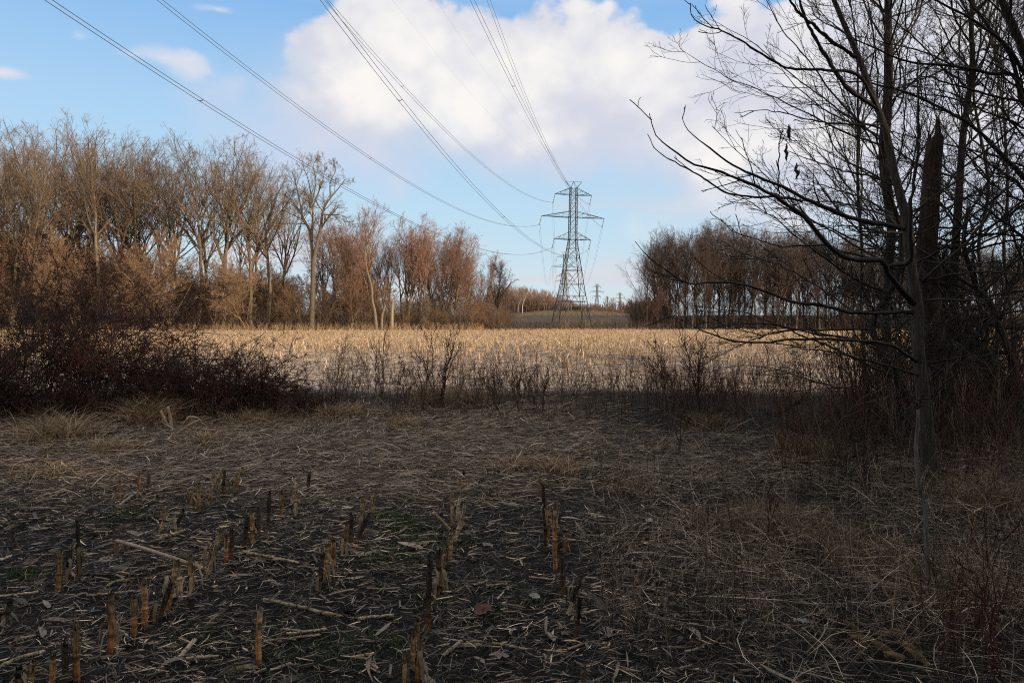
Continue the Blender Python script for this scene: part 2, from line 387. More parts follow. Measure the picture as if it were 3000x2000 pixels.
DRED = [make_tree('red_maple', 500+i, fork=.2, n1=22, a1=(15, 38), R=.13, n2=6, n3=6, n4=6, tw=(.13,.07,.052), ccol=(.08,.06,.05), tcol=(.08,.065,.055), spread=.7, up=.9) for i in range(2)]

def plant(protos, px, py_top, Y, label, cat, group, base_h=None, i=None):
    p = protos[random.randrange(len(protos)) if i is None else i % len(protos)]
    X = (px-1500)*Y/F; z = float(hgt(X, Y)); h = (EYE+(HOR-py_top)*Y/F-z)*(1.10 if protos is RED else 1.05 if protos is TALL else 1.1 if protos is DARK else 1)
    o = copy_tree(p, (X, Y, z), random.uniform(0, 6.28), h/(p['H']*1.0)*random.uniform(.98, 1.03))
    tag(o, label, cat, group); return o
def interp(tab, x): return float(np.interp(x, [a for a, b in tab], [b for a, b in tab]))
LT = [(-400,360),(0,370),(100,362),(200,352),(330,362),(380,425),(470,405),(560,395),(690,405),(790,470),(860,500),(1010,560),(1080,595),(1250,620),(1320,640),(1400,725),(1490,730)]
# front line of the left wood
front = [(-60,0,98),(20,2,99),(110,1,100),(205,4,101),(290,1,100),(360,3,104),(430,0,104),(505,2,103),(585,1,103),(652,0,101),(735,3,104),(785,1,105)]
for k, (px, i, Y) in enumerate(front):
    if k < 2: lab = 'tall bare tree at the far left end of the wood edge' if k == 1 else 'tall bare tree half outside the left edge of the picture'
    else: lab = f'tall bare brown tree in the front line of the left wood, {ordn(k-1)} from the left'
    plant(TALL, px, interp(LT, px)+random.uniform(-12, 12), Y, lab, 'tree', 'tall bare trees along the left wood edge', i=i)
for k in range(19):
    px = -220+k*58+random.uniform(-14, 14); Y = random.uniform(108, 140)
    plant(TALL, px, interp(LT, px)+random.uniform(5, 80), Y, 'tall bare tree deeper in the left wood, behind the front line', 'tree', 'bare trees deeper in the left wood')
reds = [(1040,630,107,1),(1085,592,106,0),(1195,615,108,2),(1245,640,108,0),(1295,640,108,1),(1330,655,109,2),(1375,735,112,0),(1410,730,113,1)]
for k, (px, pt, Y, i) in enumerate(reds):
    plant(RED, px, pt, Y, f'reddish bare maple right of the tall forked tree, {ordn(k)} from the left', 'tree', 'reddish maples at the right end of the left wood', i=i)
for k in range(22):
    px = 960+k*21+random.uniform(-10, 10); Y = random.uniform(111, 135)
    plant(RED+TALL[:2], px, interp(LT, px)+random.uniform(10, 90), Y, 'bare tree in the back of the reddish end of the left wood', 'tree', 'bare trees behind the reddish maples')
for k in range(78):
    px = -180+k*21.4+random.uniform(-14, 14); Y = random.uniform(98.5, 122)
    hh = interp([(0,620),(350,660),(650,730),(1000,790),(1480,860)], px)+random.uniform(-50, 130)
    if px > 1475: continue
    plant(YOUNG, px, hh, Y, 'young many-stemmed tree in the brown undergrowth of the left wood', 'young tree', 'young trees in the undergrowth of the left wood')
# the tall forked tree that stands forward of the wood, limbs laid by hand
def poly_tree(name, loc, trunk, limbs, col, tw, seed, n2=9, n3=7, n4=6, rs=1.0, r4=.0065, up=.25):
    rng = np.random.default_rng(seed); root = empty(name, loc); L0 = np.array(loc)
    t = Acc(); p = catmull(trunk[0], 4)-L0; r = np.interp(np.linspace(0, 1, len(p)), np.linspace(0, 1, len(trunk[1])), trunk[1])
    t.tubes(p[None], r[None], col, 10); t.build('trunk', M_bark, root)
    c = Acc(); LPs = []; LRs = []
    for pts, r0, r1 in limbs:
        q = catmull(pts, 4)-L0; q = np.array([q[int(round(x))] for x in np.linspace(0, len(q)-1, 12)])
        LPs.append(q); LRs.append(np.linspace(r0, r1, 12))
    LP = np.array(LPs); LR = np.array(LRs); c.tubes(LP, LR, col, 7)
    A, AR = grow(LP, LR, n2, .2, 1, 20, 55, .34, up, .14, 7, .012, .5, rng=rng); c.tubes(A, AR, col, 4)
    B, BR = grow(A, AR, n3, .12, 1, 20, 55, .55, up, .14, 5, .008, .6, rng=rng); c.tubes(B, BR, tw, 3)
    D, DR = grow(B, BR, n4, .1, 1, 20, 55, .6, up*.5, .12, 4, r4, .6, rng=rng); c.tubes(D, DR, tw, 3)
    E, ER = grow(D, DR, 2, .2, 1, 20, 55, .6, up*.5, .12, 3, r4*.85, .7, rng=rng); c.tubes(E, ER, tw, 3)
    c.build('crown', M_twig, root); return root
Yh = 101.0
def H_(x, y, d=0): return at(700+x/2.613, 400+y/2.613, Yh+d)
zb = float(hgt(-27.6, Yh)); b0 = H_(555, 1490); b0[2] = zb-.1
o = poly_tree('forked_tree', (b0[0], Yh, zb), ([b0, H_(562, 1200), H_(566, 1050), H_(570, 930)], [.42, .30, .27, .30]),
 [([H_(566,950),H_(555,800,.3),H_(535,700,.6),H_(490,640,1),H_(475,540,1.5),H_(440,380,2),H_(405,260,2)], .24, .04),
  ([H_(572,950),H_(590,850,-.3),H_(625,700,-.6),H_(645,560,-1),H_(700,470,-1.5),H_(760,400,-1),H_(810,330,-1)], .27, .04),
  ([H_(560,800),H_(565,600,1),H_(560,500,2),H_(530,330,2),H_(480,200,2)], .17, .03),
  ([H_(565,540,1),H_(620,400,1),H_(650,300,1),H_(660,180,1)], .12, .02),
  ([H_(645,600,-1),H_(740,600,-2),H_(800,610,-2),H_(855,680,-2)], .10, .02),
  ([H_(535,700,.5),H_(480,600,2),H_(420,520,3),H_(380,440,3)], .11, .02),
  ([H_(560,500,2),H_(590,350,3),H_(570,230,3),H_(590,170,3)], .10, .02),
  ([H_(700,470,-1.5),H_(700,350,-2),H_(740,260,-2),H_(720,200,-2)], .10, .02)], np.array([.16,.13,.10]), np.array([.25,.20,.145]), 77, n2=12)
tag(o, 'tall forked bare tree standing alone in front of the left wood, rounded open crown', 'tree')
# pale leaning trunk, broken snags, dark round tree
def simple_snag(name, pts, rr, col, label, cat, jag=.25):
    p = catmull(pts, 4); l = p[0].copy(); r = np.interp(np.linspace(0, 1, len(p)), np.linspace(0, 1, len(rr)), rr)
    root = empty(name, l); t = Acc(); t.tubes((p-l)[None], r[None], col, 8, jag=jag, cap=True); t.build('trunk', M_bark, root)
    return tag(root, label, cat)
def Q(x, y, Y=99): return at(700+x/2.613, 400+y/2.613, Y)
o = poly_tree('pale_tree', tuple(Q(1052,1488)), ([Q(1052,1488),Q(1040,1340),Q(1022,1260),Q(1015,1150),Q(985,1040),Q(968,920),Q(958,720)], [.25,.19,.17,.15,.13,.09,.04]),
 [([Q(1010,1140),Q(985,1050),Q(970,930),Q(930,820)], .09,.02), ([Q(968,920),Q(1000,830),Q(1010,700)], .07,.02), ([Q(962,800),Q(930,700),Q(925,600)], .06,.02)], np.array([.25,.205,.16]), np.array([.24,.17,.12]), 78, n2=6, n3=5, n4=4)
tag(o, 'slender pale trunk bending left in front of the reddish maples', 'tree')
simple_snag('tree_snag', [Q(1092,1480),Q(1095,1380),Q(1108,1330),Q(1118,1300)], [.2,.17,.14,.1], (.28,.225,.175), 'short pale broken snag just right of the bending pale trunk', 'dead tree')
simple_snag('tree_snag', [Q(1170,1480),Q(1172,1350),Q(1176,1290),Q(1182,1252)], [.25,.2,.17,.08], (.29,.23,.17), 'taller pale snag with splintered top before the reddish maples', 'dead tree')
BLK = [make_tree('bare_tree', 450, fork=.33, n1=26, a1=(18, 42), R=.25, n4=6, tcol=(.06,.05,.042), ccol=(.06,.05,.042), tw=(.08,.065,.055), spread=.72, up=.7, r4=.008)]
plant(BLK, 1458, 718, 103, 'dark round-crowned tree ending the left wood beside the gap', 'tree', None, i=0)
# right wood
RT = [(1870,720),(1900,690),(1940,655),(2010,640),(2100,632),(2250,640),(2400,655),(2600,690),(2800,700),(3100,690)]
for k in range(78):
    px = 1905+k*15.5+random.uniform(-9, 9); Y = random.uniform(121, 126) if k % 2 == 0 else random.uniform(128, 150)
    e = px < 2350 and k % 2 == 0
    lab = f'bare dark tree on the front edge of the right wood, {ordn(k//2)} from the gap' if e else 'bare dark tree deeper in the right wood behind the near branches'
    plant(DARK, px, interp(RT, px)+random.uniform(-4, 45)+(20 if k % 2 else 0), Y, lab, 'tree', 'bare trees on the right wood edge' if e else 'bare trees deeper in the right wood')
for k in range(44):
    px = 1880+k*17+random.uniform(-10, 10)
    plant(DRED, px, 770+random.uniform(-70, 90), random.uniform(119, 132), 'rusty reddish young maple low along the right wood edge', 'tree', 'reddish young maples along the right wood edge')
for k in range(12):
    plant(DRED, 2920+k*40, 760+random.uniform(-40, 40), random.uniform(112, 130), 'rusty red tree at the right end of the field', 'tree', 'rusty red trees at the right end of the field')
# brushy undergrowth (nobody could count it)
def brush(name, xs, ys, hs, col, n, label, rr=.012, tw=5, mt=None, K=5, up=.3):
    a = Acc(); n_ = n
    P = np.zeros((n_, K, 3)); P[:, 0, 0] = xs; P[:, 0, 1] = ys; P[:, 0, 2] = hgt(xs, ys)-.02
    d = unit(RNG.normal(size=(n_, 3))*np.array([.28, .28, .05])+np.array([0, 0, 1]))
    for i in range(1, K):
        d = unit(d+RNG.normal(size=(n_, 3))*.13); P[:, i] = P[:, i-1]+d*(hs/(K-1))[:, None]
    R = rr*np.linspace(1, .4, K)[None]*np.ones((n_, 1))
    cc = np.array(col)[None]*RNG.uniform(.6, 1.3, (n_, 1))
    a.tubes(P, R, cc, 3)
    A, AR = grow(P, R, tw, .15, 1, 20, 65, .45, up, .14, 4, rr*.45); a.tubes(A, AR, np.repeat(cc, tw, 0), 3)
    if tw >= 5:
        B, BR = grow(A, AR, 3, .2, 1, 20, 60, .5, up, .12, 3, rr*.4); a.tubes(B, BR, np.repeat(cc, tw*3, 0), 3)
    o = a.build(name, mt or M_twig)
    return tag(o, label, 'undergrowth', kind='stuff')
def xy_px(n, p0, p1, Y0, Y1):
    Y = RNG.uniform(Y0, Y1, n); px = RNG.uniform(p0, p1, n); return (px-1500)*Y/F, Y
x, y = xy_px(5200, -300, 1485, 100, 140); brush('undergrowth', x, y, RNG.uniform(1.5, 5.5, len(x))*(1+.35*(x < -40)), (.19,.14,.098), len(x), 'dense brown leafless undergrowth filling the left wood', rr=.016)
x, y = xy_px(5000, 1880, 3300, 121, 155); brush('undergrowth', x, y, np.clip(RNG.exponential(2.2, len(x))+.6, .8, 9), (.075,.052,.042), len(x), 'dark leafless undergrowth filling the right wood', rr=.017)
x, y = xy_px(700, 1850, 1960, 150, 300); brush('undergrowth', x, y, RNG.uniform(3, 8, len(x)), (.06,.045,.038), len(x), 'dark thicket at the left flank of the right wood', rr=.03)
x, y = xy_px(800, 1380, 1490, 104, 150); brush('undergrowth', x, y, RNG.uniform(1.5, 4, len(x)), (.10,.068,.05), len(x), 'low dark thicket below the end of the left wood', rr=.018)
# golden dead stalks along the wood edges and at the field end
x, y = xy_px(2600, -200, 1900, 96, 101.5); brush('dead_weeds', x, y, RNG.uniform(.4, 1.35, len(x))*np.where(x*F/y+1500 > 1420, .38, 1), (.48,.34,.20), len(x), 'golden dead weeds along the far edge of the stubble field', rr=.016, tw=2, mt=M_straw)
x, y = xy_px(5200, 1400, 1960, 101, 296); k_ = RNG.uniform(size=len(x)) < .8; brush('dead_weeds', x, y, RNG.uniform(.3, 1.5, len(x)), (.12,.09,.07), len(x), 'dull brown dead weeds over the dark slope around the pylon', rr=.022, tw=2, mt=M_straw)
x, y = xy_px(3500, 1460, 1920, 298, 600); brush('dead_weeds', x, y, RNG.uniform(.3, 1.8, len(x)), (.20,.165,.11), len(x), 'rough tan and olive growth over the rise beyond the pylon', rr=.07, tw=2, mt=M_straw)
x, y = xy_px(260, 1640, 1790, 110, 235); brush('dead_weeds', x, y, RNG.uniform(.8, 2.0, len(x)), (.36,.27,.17), len(x), 'pale reedy weeds in front of the pylon feet', rr=.02, tw=2, mt=M_straw)

x, y = xy_px(1400, 1430, 1690, 612, 660); brush('undergrowth', x, y, RNG.uniform(2, 7, len(x)), (.13,.09,.075), len(x), 'far-off brown undergrowth below the distant wood on the left', rr=.10, tw=4)
x, y = xy_px(900, 1690, 1930, 650, 690); brush('undergrowth', x, y, RNG.uniform(2, 6, len(x)), (.14,.10,.085), len(x), 'far-off brown undergrowth below the distant wood on the right', rr=.10, tw=4)
# distant wood beyond the green field
DIST = [make_tree('distant_tree', 600+i, H=14, R=.16, fork=.25, n1=14, n2=6, n3=5, n4=3, a1=(14, 32), r4=.03, tw=(.20,.14,.12), ccol=(.16,.12,.10), tcol=(.16,.13,.11), spread=.8, up=.9) for i in range(2)]
WHITE = [make_tree('white_birch', 620, H=16, R=.22, fork=.45, n1=10, n2=5, n3=4, n4=3, a1=(18, 40), r4=.03, tw=(.25,.2,.17), ccol=(.3,.26,.23), tcol=(.5,.46,.42), spread=.7, up=.7)]
DT = [(1440,850),(1500,845),(1620,860),(1700,895),(1760,890),(1800,880),(1900,870)]
def dist_mass(name, px0, px1, Y0, Y1, n, top, cols, label):
    xs, ys = xy_px(n, px0, px1, Y0, Y1); px = xs*F/ys+1500
    hs = (EYE+(HOR-np.array([interp(top, p) for p in px]))*ys/F-hgt(xs, ys))*RNG.uniform(.45, 1.05, n)
    a = Acc(); K = 6; P = np.zeros((n, K, 3)); P[:, 0] = np.stack([xs, ys, hgt(xs, ys)], 1); d = np.tile([0, 0, 1.], (n, 1))
    for i in range(1, K): d = unit(d+RNG.normal(size=(n, 3))*.05); P[:, i] = P[:, i-1]+d*(hs/(K-1))[:, None]
    cc = np.array(cols)[RNG.integers(0, len(cols), n)]*RNG.uniform(.75, 1.25, (n, 1)); R = np.linspace(.13, .03, K)[None]*np.ones((n, 1)); a.tubes(P, R, cc, 3)
    A, AR = grow(P, R, 12, .25, 1, 15, 40, .35, .7, .12, 4, .05); a.tubes(A, AR, np.repeat(cc, 12, 0), 3)
    B, BR = grow(A, AR, 4, .2, 1, 15, 40, .5, .5, .12, 3, .045); a.tubes(B, BR, np.repeat(cc, 48, 0), 3)
    return tag(a.build(name, M_twig), label, 'woodland', kind='stuff')
dist_mass('distant_wood', 1430, 1700, 620, 720, 900, DT, [(.26,.17,.14),(.24,.15,.115),(.30,.23,.20)], 'far-off reddish brown wood on the left beyond the green field')
dist_mass('distant_wood', 1660, 1930, 660, 760, 560, [(1660,893),(1720,890),(1780,893),(1850,885),(1930,880)], [(.27,.19,.165),(.30,.16,.11),(.25,.2,.18)], 'far-off pale wood on the right beyond the green field')
for k, (px, pt) in enumerate([(1518,838),(1531,828)]):
    plant(WHITE, px, pt, 600, ['shorter','taller'][k]+' white-trunked tree before the distant wood left of the pylon', 'tree', 'white-trunked distant trees')
for k, (px, pt, lab) in enumerate([(1778,855,'forked dark tree on the skyline right of the small distant pylon'),(1795,858,'slim dark tree next to the forked skyline tree'),(1845,868,'bare skyline tree nearest the right wood'),(1818,875,'small bare skyline tree under the faintest pylon')]):
    plant(DIST, px, pt, 560, lab, 'tree', None)
for k in range(9):
    plant(DIST, 1450+k*19+random.uniform(-6, 6), 858+random.uniform(-8, 6), 610, 'pale bare tree on the front of the distant wood', 'tree', 'bare trees on the front of the distant wood')
a = Acc(); xs, ys = xy_px(900, 1662, 1700, 600, 612); hs = RNG.uniform(.3, 3.6, 900)
P = np.stack([np.stack([xs, ys, hgt(xs, ys)+hs-.7], 1), np.stack([xs+RNG.normal(size=900)*.5, ys, hgt(xs, ys)+hs+.3], 1)], 1); a.tubes(P, np.full((900, 2), .18), (.05,.075,.04), 4)
tag(a.build('evergreen_shrub', M_twig), 'dark green shrub on the far field behind the pylon legs', 'shrub')
retire(BLK+TALL+RED+YOUNG+DARK+DRED+DIST+WHITE)

# ------------------------------------------------------------------ pylons
def pylon(name, px, py_top, py_base, Y, label, mt, thick=1.0, yaw=math.radians(10), tilt=math.radians(1.1), detail=True, group=None):
    X = (px-1500)*Y/F; zb = EYE+(HOR-py_base)*Y/F; zb = min(zb, float(hgt(X, Y))+.0) if detail else float(hgt(X, Y))-.5
    Ht = EYE+(HOR-py_top)*Y/F-zb; s = Ht/46.9
    root = empty(name, (X, Y, zb), yaw, s, 0, tilt)
    lv = [(0,5.35),(7.4,4.15),(9.2,3.8),(13.1,3.2),(17.6,2.6),(21.7,2.0),(27.7,1.2),(30.2,1.15),(35,1.15),(37,1.1),(42.4,1.05),(44.7,1.0)]
    zs = [a for a, b in lv]; wd = [b for a, b in lv]
    def hw(z): return float(np.interp(z, zs, wd))
    cor = [(-1,-1),(1,-1),(1,1),(-1,1)]
    for cx, cy in cor:
        a = Acc()
        for k in range(len(lv)-1):
            a.bar((cx*wd[k], cy*wd[k], zs[k]), (cx*wd[k+1], cy*wd[k+1], zs[k+1]), .13*thick)
        a.build('leg', mt, root, smooth=False)
    a = Acc()
    def ringb(z, w=.06):
        h = hw(z)
        for k in range(4):
            p, q = cor[k], cor[(k+1) % 4]; a.bar((p[0]*h, p[1]*h, z), (q[0]*h, q[1]*h, z), w*thick)
    def xb(z0, z1, w=.065, sg=False):
        h0, h1 = hw(z0), hw(z1)
        for k in range(4):
            p, q = cor[k], cor[(k+1) % 4]
            a.bar((p[0]*h0, p[1]*h0, z0), (q[0]*h1, q[1]*h1, z1), w*thick)
            if not sg: a.bar((q[0]*h0, q[1]*h0, z0), (p[0]*h1, p[1]*h1, z1), w*thick)
    h0 = hw(7.4)
    for k in range(4):                                   # big open inverted V at the foot
        p, q = cor[k], cor[(k+1) % 4]; mx, my = (p[0]+q[0])/2*hw(9.2), (p[1]+q[1])/2*hw(9.2)
        for e in (p, q):
            a.bar((e[0]*wd[0], e[1]*wd[0], 0), (mx, my, 9.2), .085*thick)
            a.bar((e[0]*hw(4), e[1]*hw(4), 4), (mx+(e[0]*wd[0]-mx)*.5, my+(e[1]*wd[0]-my)*.5, 4.6), .05*thick)
    ringb(7.4, .09); ringb(9.2); xb(9.2, 17.6); ringb(13.1); ringb(17.6, .08)
    xb(17.6, 21.7); ringb(21.7); xb(21.7, 24.8); ringb(24.8); xb(24.8, 27.7); ringb(27.7, .09)
    for z0, z1 in [(27.7,30.2),(30.2,32.6),(32.6,35),(35,37),(37,39.7),(39.7,42.4),(42.4,44.7)]: xb(z0, z1, .05); ringb(z1, .05)
    a.build('lattice_bracing', mt, root, smooth=False)
    a = Acc()
    for sx_ in (-1, 1):
        for sy in (-1, 1):
            a.bar((sx_*1.0, sy*1.0, 44.7), (sx_*2.8, 0, 46.8), .06*thick); a.bar((sx_*1.0, sy*1.0, 44.7), (0, 0, 46.9), .05*thick)
    a.bar((-2.8, 0, 46.8), (2.8, 0, 46.8), .05*thick); a.build('peak_frame', mt, root, smooth=False)
    tips = {}
    for lvl, (zlo, zhi, hl) in enumerate([(27.7,30.2,6.2),(35,37,10.6),(42.4,44.7,6.2)]):
        for sx_ in (-1, 1):
            a = Acc(); tip = (sx_*hl, 0, zlo+.1)
            for sy in (-1, 1):
                w0, w1 = hw(zlo), hw(zhi)
                a.bar((sx_*w0, sy*w0, zlo), tip, .09*thick); a.bar((sx_*w1, sy*w1, zhi), tip, .07*thick)
                n = 4 if hl > 8 else 3
                for k in range(1, n):
                    t = k/n; t2 = (k+.0)/n
                    lo = np.array((sx_*w0, sy*w0, zlo))*(1-t)+np.array(tip)*t; hi2 = np.array((sx_*w1, sy*w1, zhi))*(1-t)+np.array(tip)*t
                    tp = (k-1)/n; lop = np.array((sx_*w0, sy*w0, zlo))*(1-tp)+np.array(tip)*tp
                    a.bar(lo, hi2, .035*thick); a.bar(lop, hi2, .035*thick); a.bar(lo, lo*np.array([1,-1,1]), .03*thick)
            a.build('cross_arm', mt, root, smooth=False)
            a = Acc(); K = 22; t = np.linspace(0, 1, K); end = np.array([tip[0]-.62, 0, tip[2]-2.9])
            P = np.array(tip)[None]*(1-t[:, None])+end[None]*t[:, None]
            R = np.where(np.arange(K) % 2 == 0, .07, .14)*thick
            a.tubes(P[None], R[None], (.1,.1,.1), 8, cap=True)
            if detail: a.bar(end+np.array([-.28,0,-.05]), end+np.array([.28,0,-.05]), .05*thick); a.bar(end+np.array([-.28,0,-.05]), end+np.array([0,0,.4]), .03); a.bar(end+np.array([.28,0,-.05]), end+np.array([0,0,.4]), .03)
            a.build('insulator_string', M_glass if detail else mt, root)
            tips[(lvl, sx_)] = end
    bpy.context.view_layer.update()
    mw = root.matrix_world
    tips = {k: np.array(mw @ Vector(v)) for k, v in tips.items()}
    tips['pk'] = [np.array(mw @ Vector((-2.8, 0, 46.8))), np.array(mw @ Vector((2.8, 0, 46.8)))]
    tag(root, label, 'pylon', group); return tips
T1 = pylon('transmission_pylon', 1673, 531, 949, 240, 'large steel lattice pylon with three cross arms standing in the gap', M_steel)
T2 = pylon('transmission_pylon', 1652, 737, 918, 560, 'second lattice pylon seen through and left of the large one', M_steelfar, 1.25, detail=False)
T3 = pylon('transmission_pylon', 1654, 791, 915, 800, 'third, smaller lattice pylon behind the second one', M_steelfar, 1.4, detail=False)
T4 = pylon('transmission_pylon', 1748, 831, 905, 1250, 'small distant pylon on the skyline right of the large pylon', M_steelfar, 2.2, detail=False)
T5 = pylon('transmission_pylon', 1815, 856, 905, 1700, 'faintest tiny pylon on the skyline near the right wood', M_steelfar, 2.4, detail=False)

# ------------------------------------------------------------------ conductors
s_ = .208
def cable_pts(tip, samples, Yend=-60):
    """samples (px,py) on the cable; plan line through the tip with slope s_, height fitted as a parabola through the samples"""
    X0 = tip[0]-s_*tip[1]; Ys = [tip[1]]; Zs = [tip[2]]
    for px, py in samples:
        u = (px-1500)/F; Y = X0/(u-s_); Ys.append(Y); Zs.append(EYE+(HOR-py)/F*Y)
    wts = np.ones(len(Ys)); wts[0] = 6
    c = np.polyfit(Ys, Zs, 2, w=wts); c[2] += tip[2]-np.polyval(c, tip[1])
    Y = np.linspace(tip[1], Yend, 90); return np.stack([X0+s_*Y, Y, np.polyval(c, Y)], 1)
k_ = 3000/2352
spec = {(0,-1): ('lower left', [(105,0),(430,207),(690,370),(861,470)], (430,)),
        (1,-1): ('middle left', [(365,0),(840,355),(1180,520)], (840,)),
        (2,-1): ('upper left', [(750,0),(930,205),(1100,370)], (930,)),
        (0,1): ('lower right', [(730,0),(915,212),(1160,497),(1270,585)], (915,1160)),
        (1,1): ('middle right', [(1085,0),(1185,210),(1265,360)], (1185,)),
        (2,1): ('upper right', [(1122,0),(1275,373)], (1275,))}
for key, (nm, smp, spx) in spec.items():
    P = cable_pts(T1[key], [(a*k_, b*k_) for a, b in smp])
    root = empty('conductor_bundle', P[0]); off = .23
    for sg in (-1, 1):
        a = Acc(); q = P-P[0]; q = q+np.array([sg*off, 0, 0]); a.tubes(q[None], np.full((1, len(q)), .024), (.1,.1,.1), 5); a.build('conductor', M_wire, root)
    for sp in spx:
        u = (sp*k_-1500)/F; pu = P[:, 0]/np.maximum(P[:, 1], .1); m = np.argmin(np.abs(pu[P[:, 1] > 10]-u)); p = P[m]-P[0]
        a = Acc(); t = np.linspace(-1, 1, 9); q = np.stack([p[0]+t*off, p[1]+0*t, p[2]-.10*(1-t*t)], 1); a.tubes(q[None], np.full((1, 9), .035), (.1,.1,.1), 6); a.build('spacer', M_wire, root)
    tag(root, f'paired power cables running overhead from the {nm} arm of the large pylon', 'power cable', 'cable pairs running overhead from the large pylon')
for n_, pk in enumerate(T1['pk']):
    Y = np.linspace(pk[1], -60, 60); X = pk[0]+s_*(Y-pk[1]); Z = pk[2]+.00045*((Y-110)**2-(pk[1]-110)**2)
    P = np.stack([X, Y, Z], 1); root = Acc(); root.tubes((P-P[0])[None], np.full((1, 60), .006), (.1,.1,.1), 4)
    tag(root.build('shield_wire', M_wire, loc=P[0]), ['thin shield wire from the left tip of the pylon peak','thin shield wire from the right tip of the pylon peak'][n_], 'shield wire', 'thin shield wires above the cables')
for key, (nm, _, _) in spec.items():
    a0, b0 = T1[key], T2[key]; t = np.linspace(0, 1, 50)[:, None]
    P = a0*(1-t)+b0*t; P[:, 2] -= 4*15.5*(t*(1-t))[:, 0]
    root = empty('conductor_bundle', P[0])
    for sg in (-1, 1):
        a = Acc(); q = P-P[0]+np.array([sg*off, 0, 0]); a.tubes(q[None], np.full((1, 50), .022), (.1,.1,.1), 4); a.build('conductor', M_wire, root)
    tag(root, f'cable pair sagging from the {nm} arm of the large pylon to the second pylon', 'power cable', 'cable pairs between the first two pylons')

# ------------------------------------------------------------------ stubble field
def rowx(k): return -.45+.76*k
TAN = np.array([[.56,.43,.29],[.52,.39,.26],[.45,.35,.25],[.62,.50,.36],[.36,.27,.18]])
def stub_batch(a, xs, ys, hs, rad=.014, sides=5, leaf=True, colk=1.0):
    n = len(xs); K = 4; P = np.zeros((n, K, 3)); z0 = hgt(xs, ys); P[:, 0] = np.stack([xs, ys, z0-.02], 1)
    d = unit(np.concatenate([RNG.normal(size=(n, 2))*.16, np.ones((n, 1))], 1))
    for i in range(1, K): P[:, i] = P[:, i-1]+d*(hs/(K-1))[:, None]; d = unit(d+RNG.normal(size=(n, 3))*.05)
    c = TAN[RNG.integers(0, 5, n)]*RNG.uniform(.6, 1.15, (n, 1))*colk
    a.tubes(P, rad*RNG.uniform(.8, 1.3, (n, 1))*np.array([[1.1,1,1.05,.9]]), c, sides, jag=.02)
    if leaf:
        L0 = RNG.uniform(.12, .28, n); ang = RNG.uniform(0, 6.28, n); q = np.zeros((n, 4, 3)); st = P[:, 1]*.4+P[:, 2]*.6
        dx = np.stack([np.cos(ang), np.sin(ang)], 1)
        for i, (r, zz) in enumerate([(0,0),(.35,.22),(.7,-.05),(.9,-.55)]):
            q[:, i, :2] = st[:, :2]+dx*(r*L0)[:, None]*.8; q[:, i, 2] = st[:, 2]+zz*L0
        sd_ = np.stack([-dx[:, 1], dx[:, 0], np.zeros(n)], 1); a.ribbons(q, np.array([[.008,.014,.012,.003]])*np.ones((n, 1)), sd_, c*1.1)
# nearest standing stubs beyond the weeds as individuals
vars_ = []
for i in range(8):
    a = Acc(); st = RNG.bit_generator.state
    stub_batch(a, np.array([0.]), np.array([0.]), np.array([.24+.05*(i % 4)]), leaf=i % 2 == 0, rad=.016)
    zz0 = float(hgt(0, 0)); o = a.build('corn_stub', M_stub); o.data.transform(__import__('mathutils').Matrix.Translation((0, 0, -zz0))); vars_.append(o)
cand = []
for k in range(-40, 60):
    for yy in np.arange(17.5, 34, .19):
        x_ = rowx(k)+random.gauss(0, .03); px = x_*F/yy+1500
        d = .03+.55*float(S(23, 33, yy))*(.55+.45*math.sin(x_*.7+yy*.5)) + (.12 if x_ > 1.5 and yy > 24 else 0)
        if -60 < px < 3060 and random.random() < d: cand.append((yy+random.uniform(-.06, .06), x_))
cand.sort(); ind = cand[:205]; restc = cand[205:]
for n_, (yy, x_) in enumerate(ind):
    o = vars_[n_ % 8] if n_ < 8 else vars_[n_ % 8].copy()
    if n_ >= 8: C.objects.link(o)
    o.location = (x_, yy, float(hgt(x_, yy))); o.rotation_euler = (random.gauss(0, .1), random.gauss(0, .1), random.uniform(0, 6.28)); s1 = random.uniform(.75, 1.25); o.scale = (s1, s1, s1)
    tag(o, 'broken tan corn stub in the pale field just beyond the weedy strip', 'corn stub', 'corn stubs in the field beyond the weeds')
a = Acc(); xs = np.array([c[1] for c in restc]); ys = np.array([c[0] for c in restc]); stub_batch(a, xs, ys, RNG.uniform(.18, .36, len(xs)))
xs = []; ys = []
for k in range(-110, 140):
    yy = np.arange(34, 97, .21); yy = yy+RNG.uniform(-.08, .08, len(yy)); xx = rowx(k)+RNG.normal(size=len(yy))*(.05+.07*S(34, 60, yy))
    px = xx*F/yy+1500; m = (px > -80) & (px < 3080) & (RNG.uniform(size=len(yy)) < .95*(.75+.25*np.sin(xx*.3+yy*.21))*np.where(yy > 84, .35, 1))
    xs.append(xx[m]); ys.append(yy[m])
xs = np.concatenate(xs); ys = np.concatenate(ys); m = ys < 55
stub_batch(a, xs[m], ys[m], RNG.uniform(.2, .40, m.sum()), rad=.016, sides=4)
stub_batch(a, xs[~m], ys[~m], RNG.uniform(.2, .42, (~m).sum()), rad=.018, sides=3, leaf=False)
tag(a.build('corn_stubble', M_straw), 'golden rows of cut corn stubble across the sunlit field', 'stubble', kind='stuff')

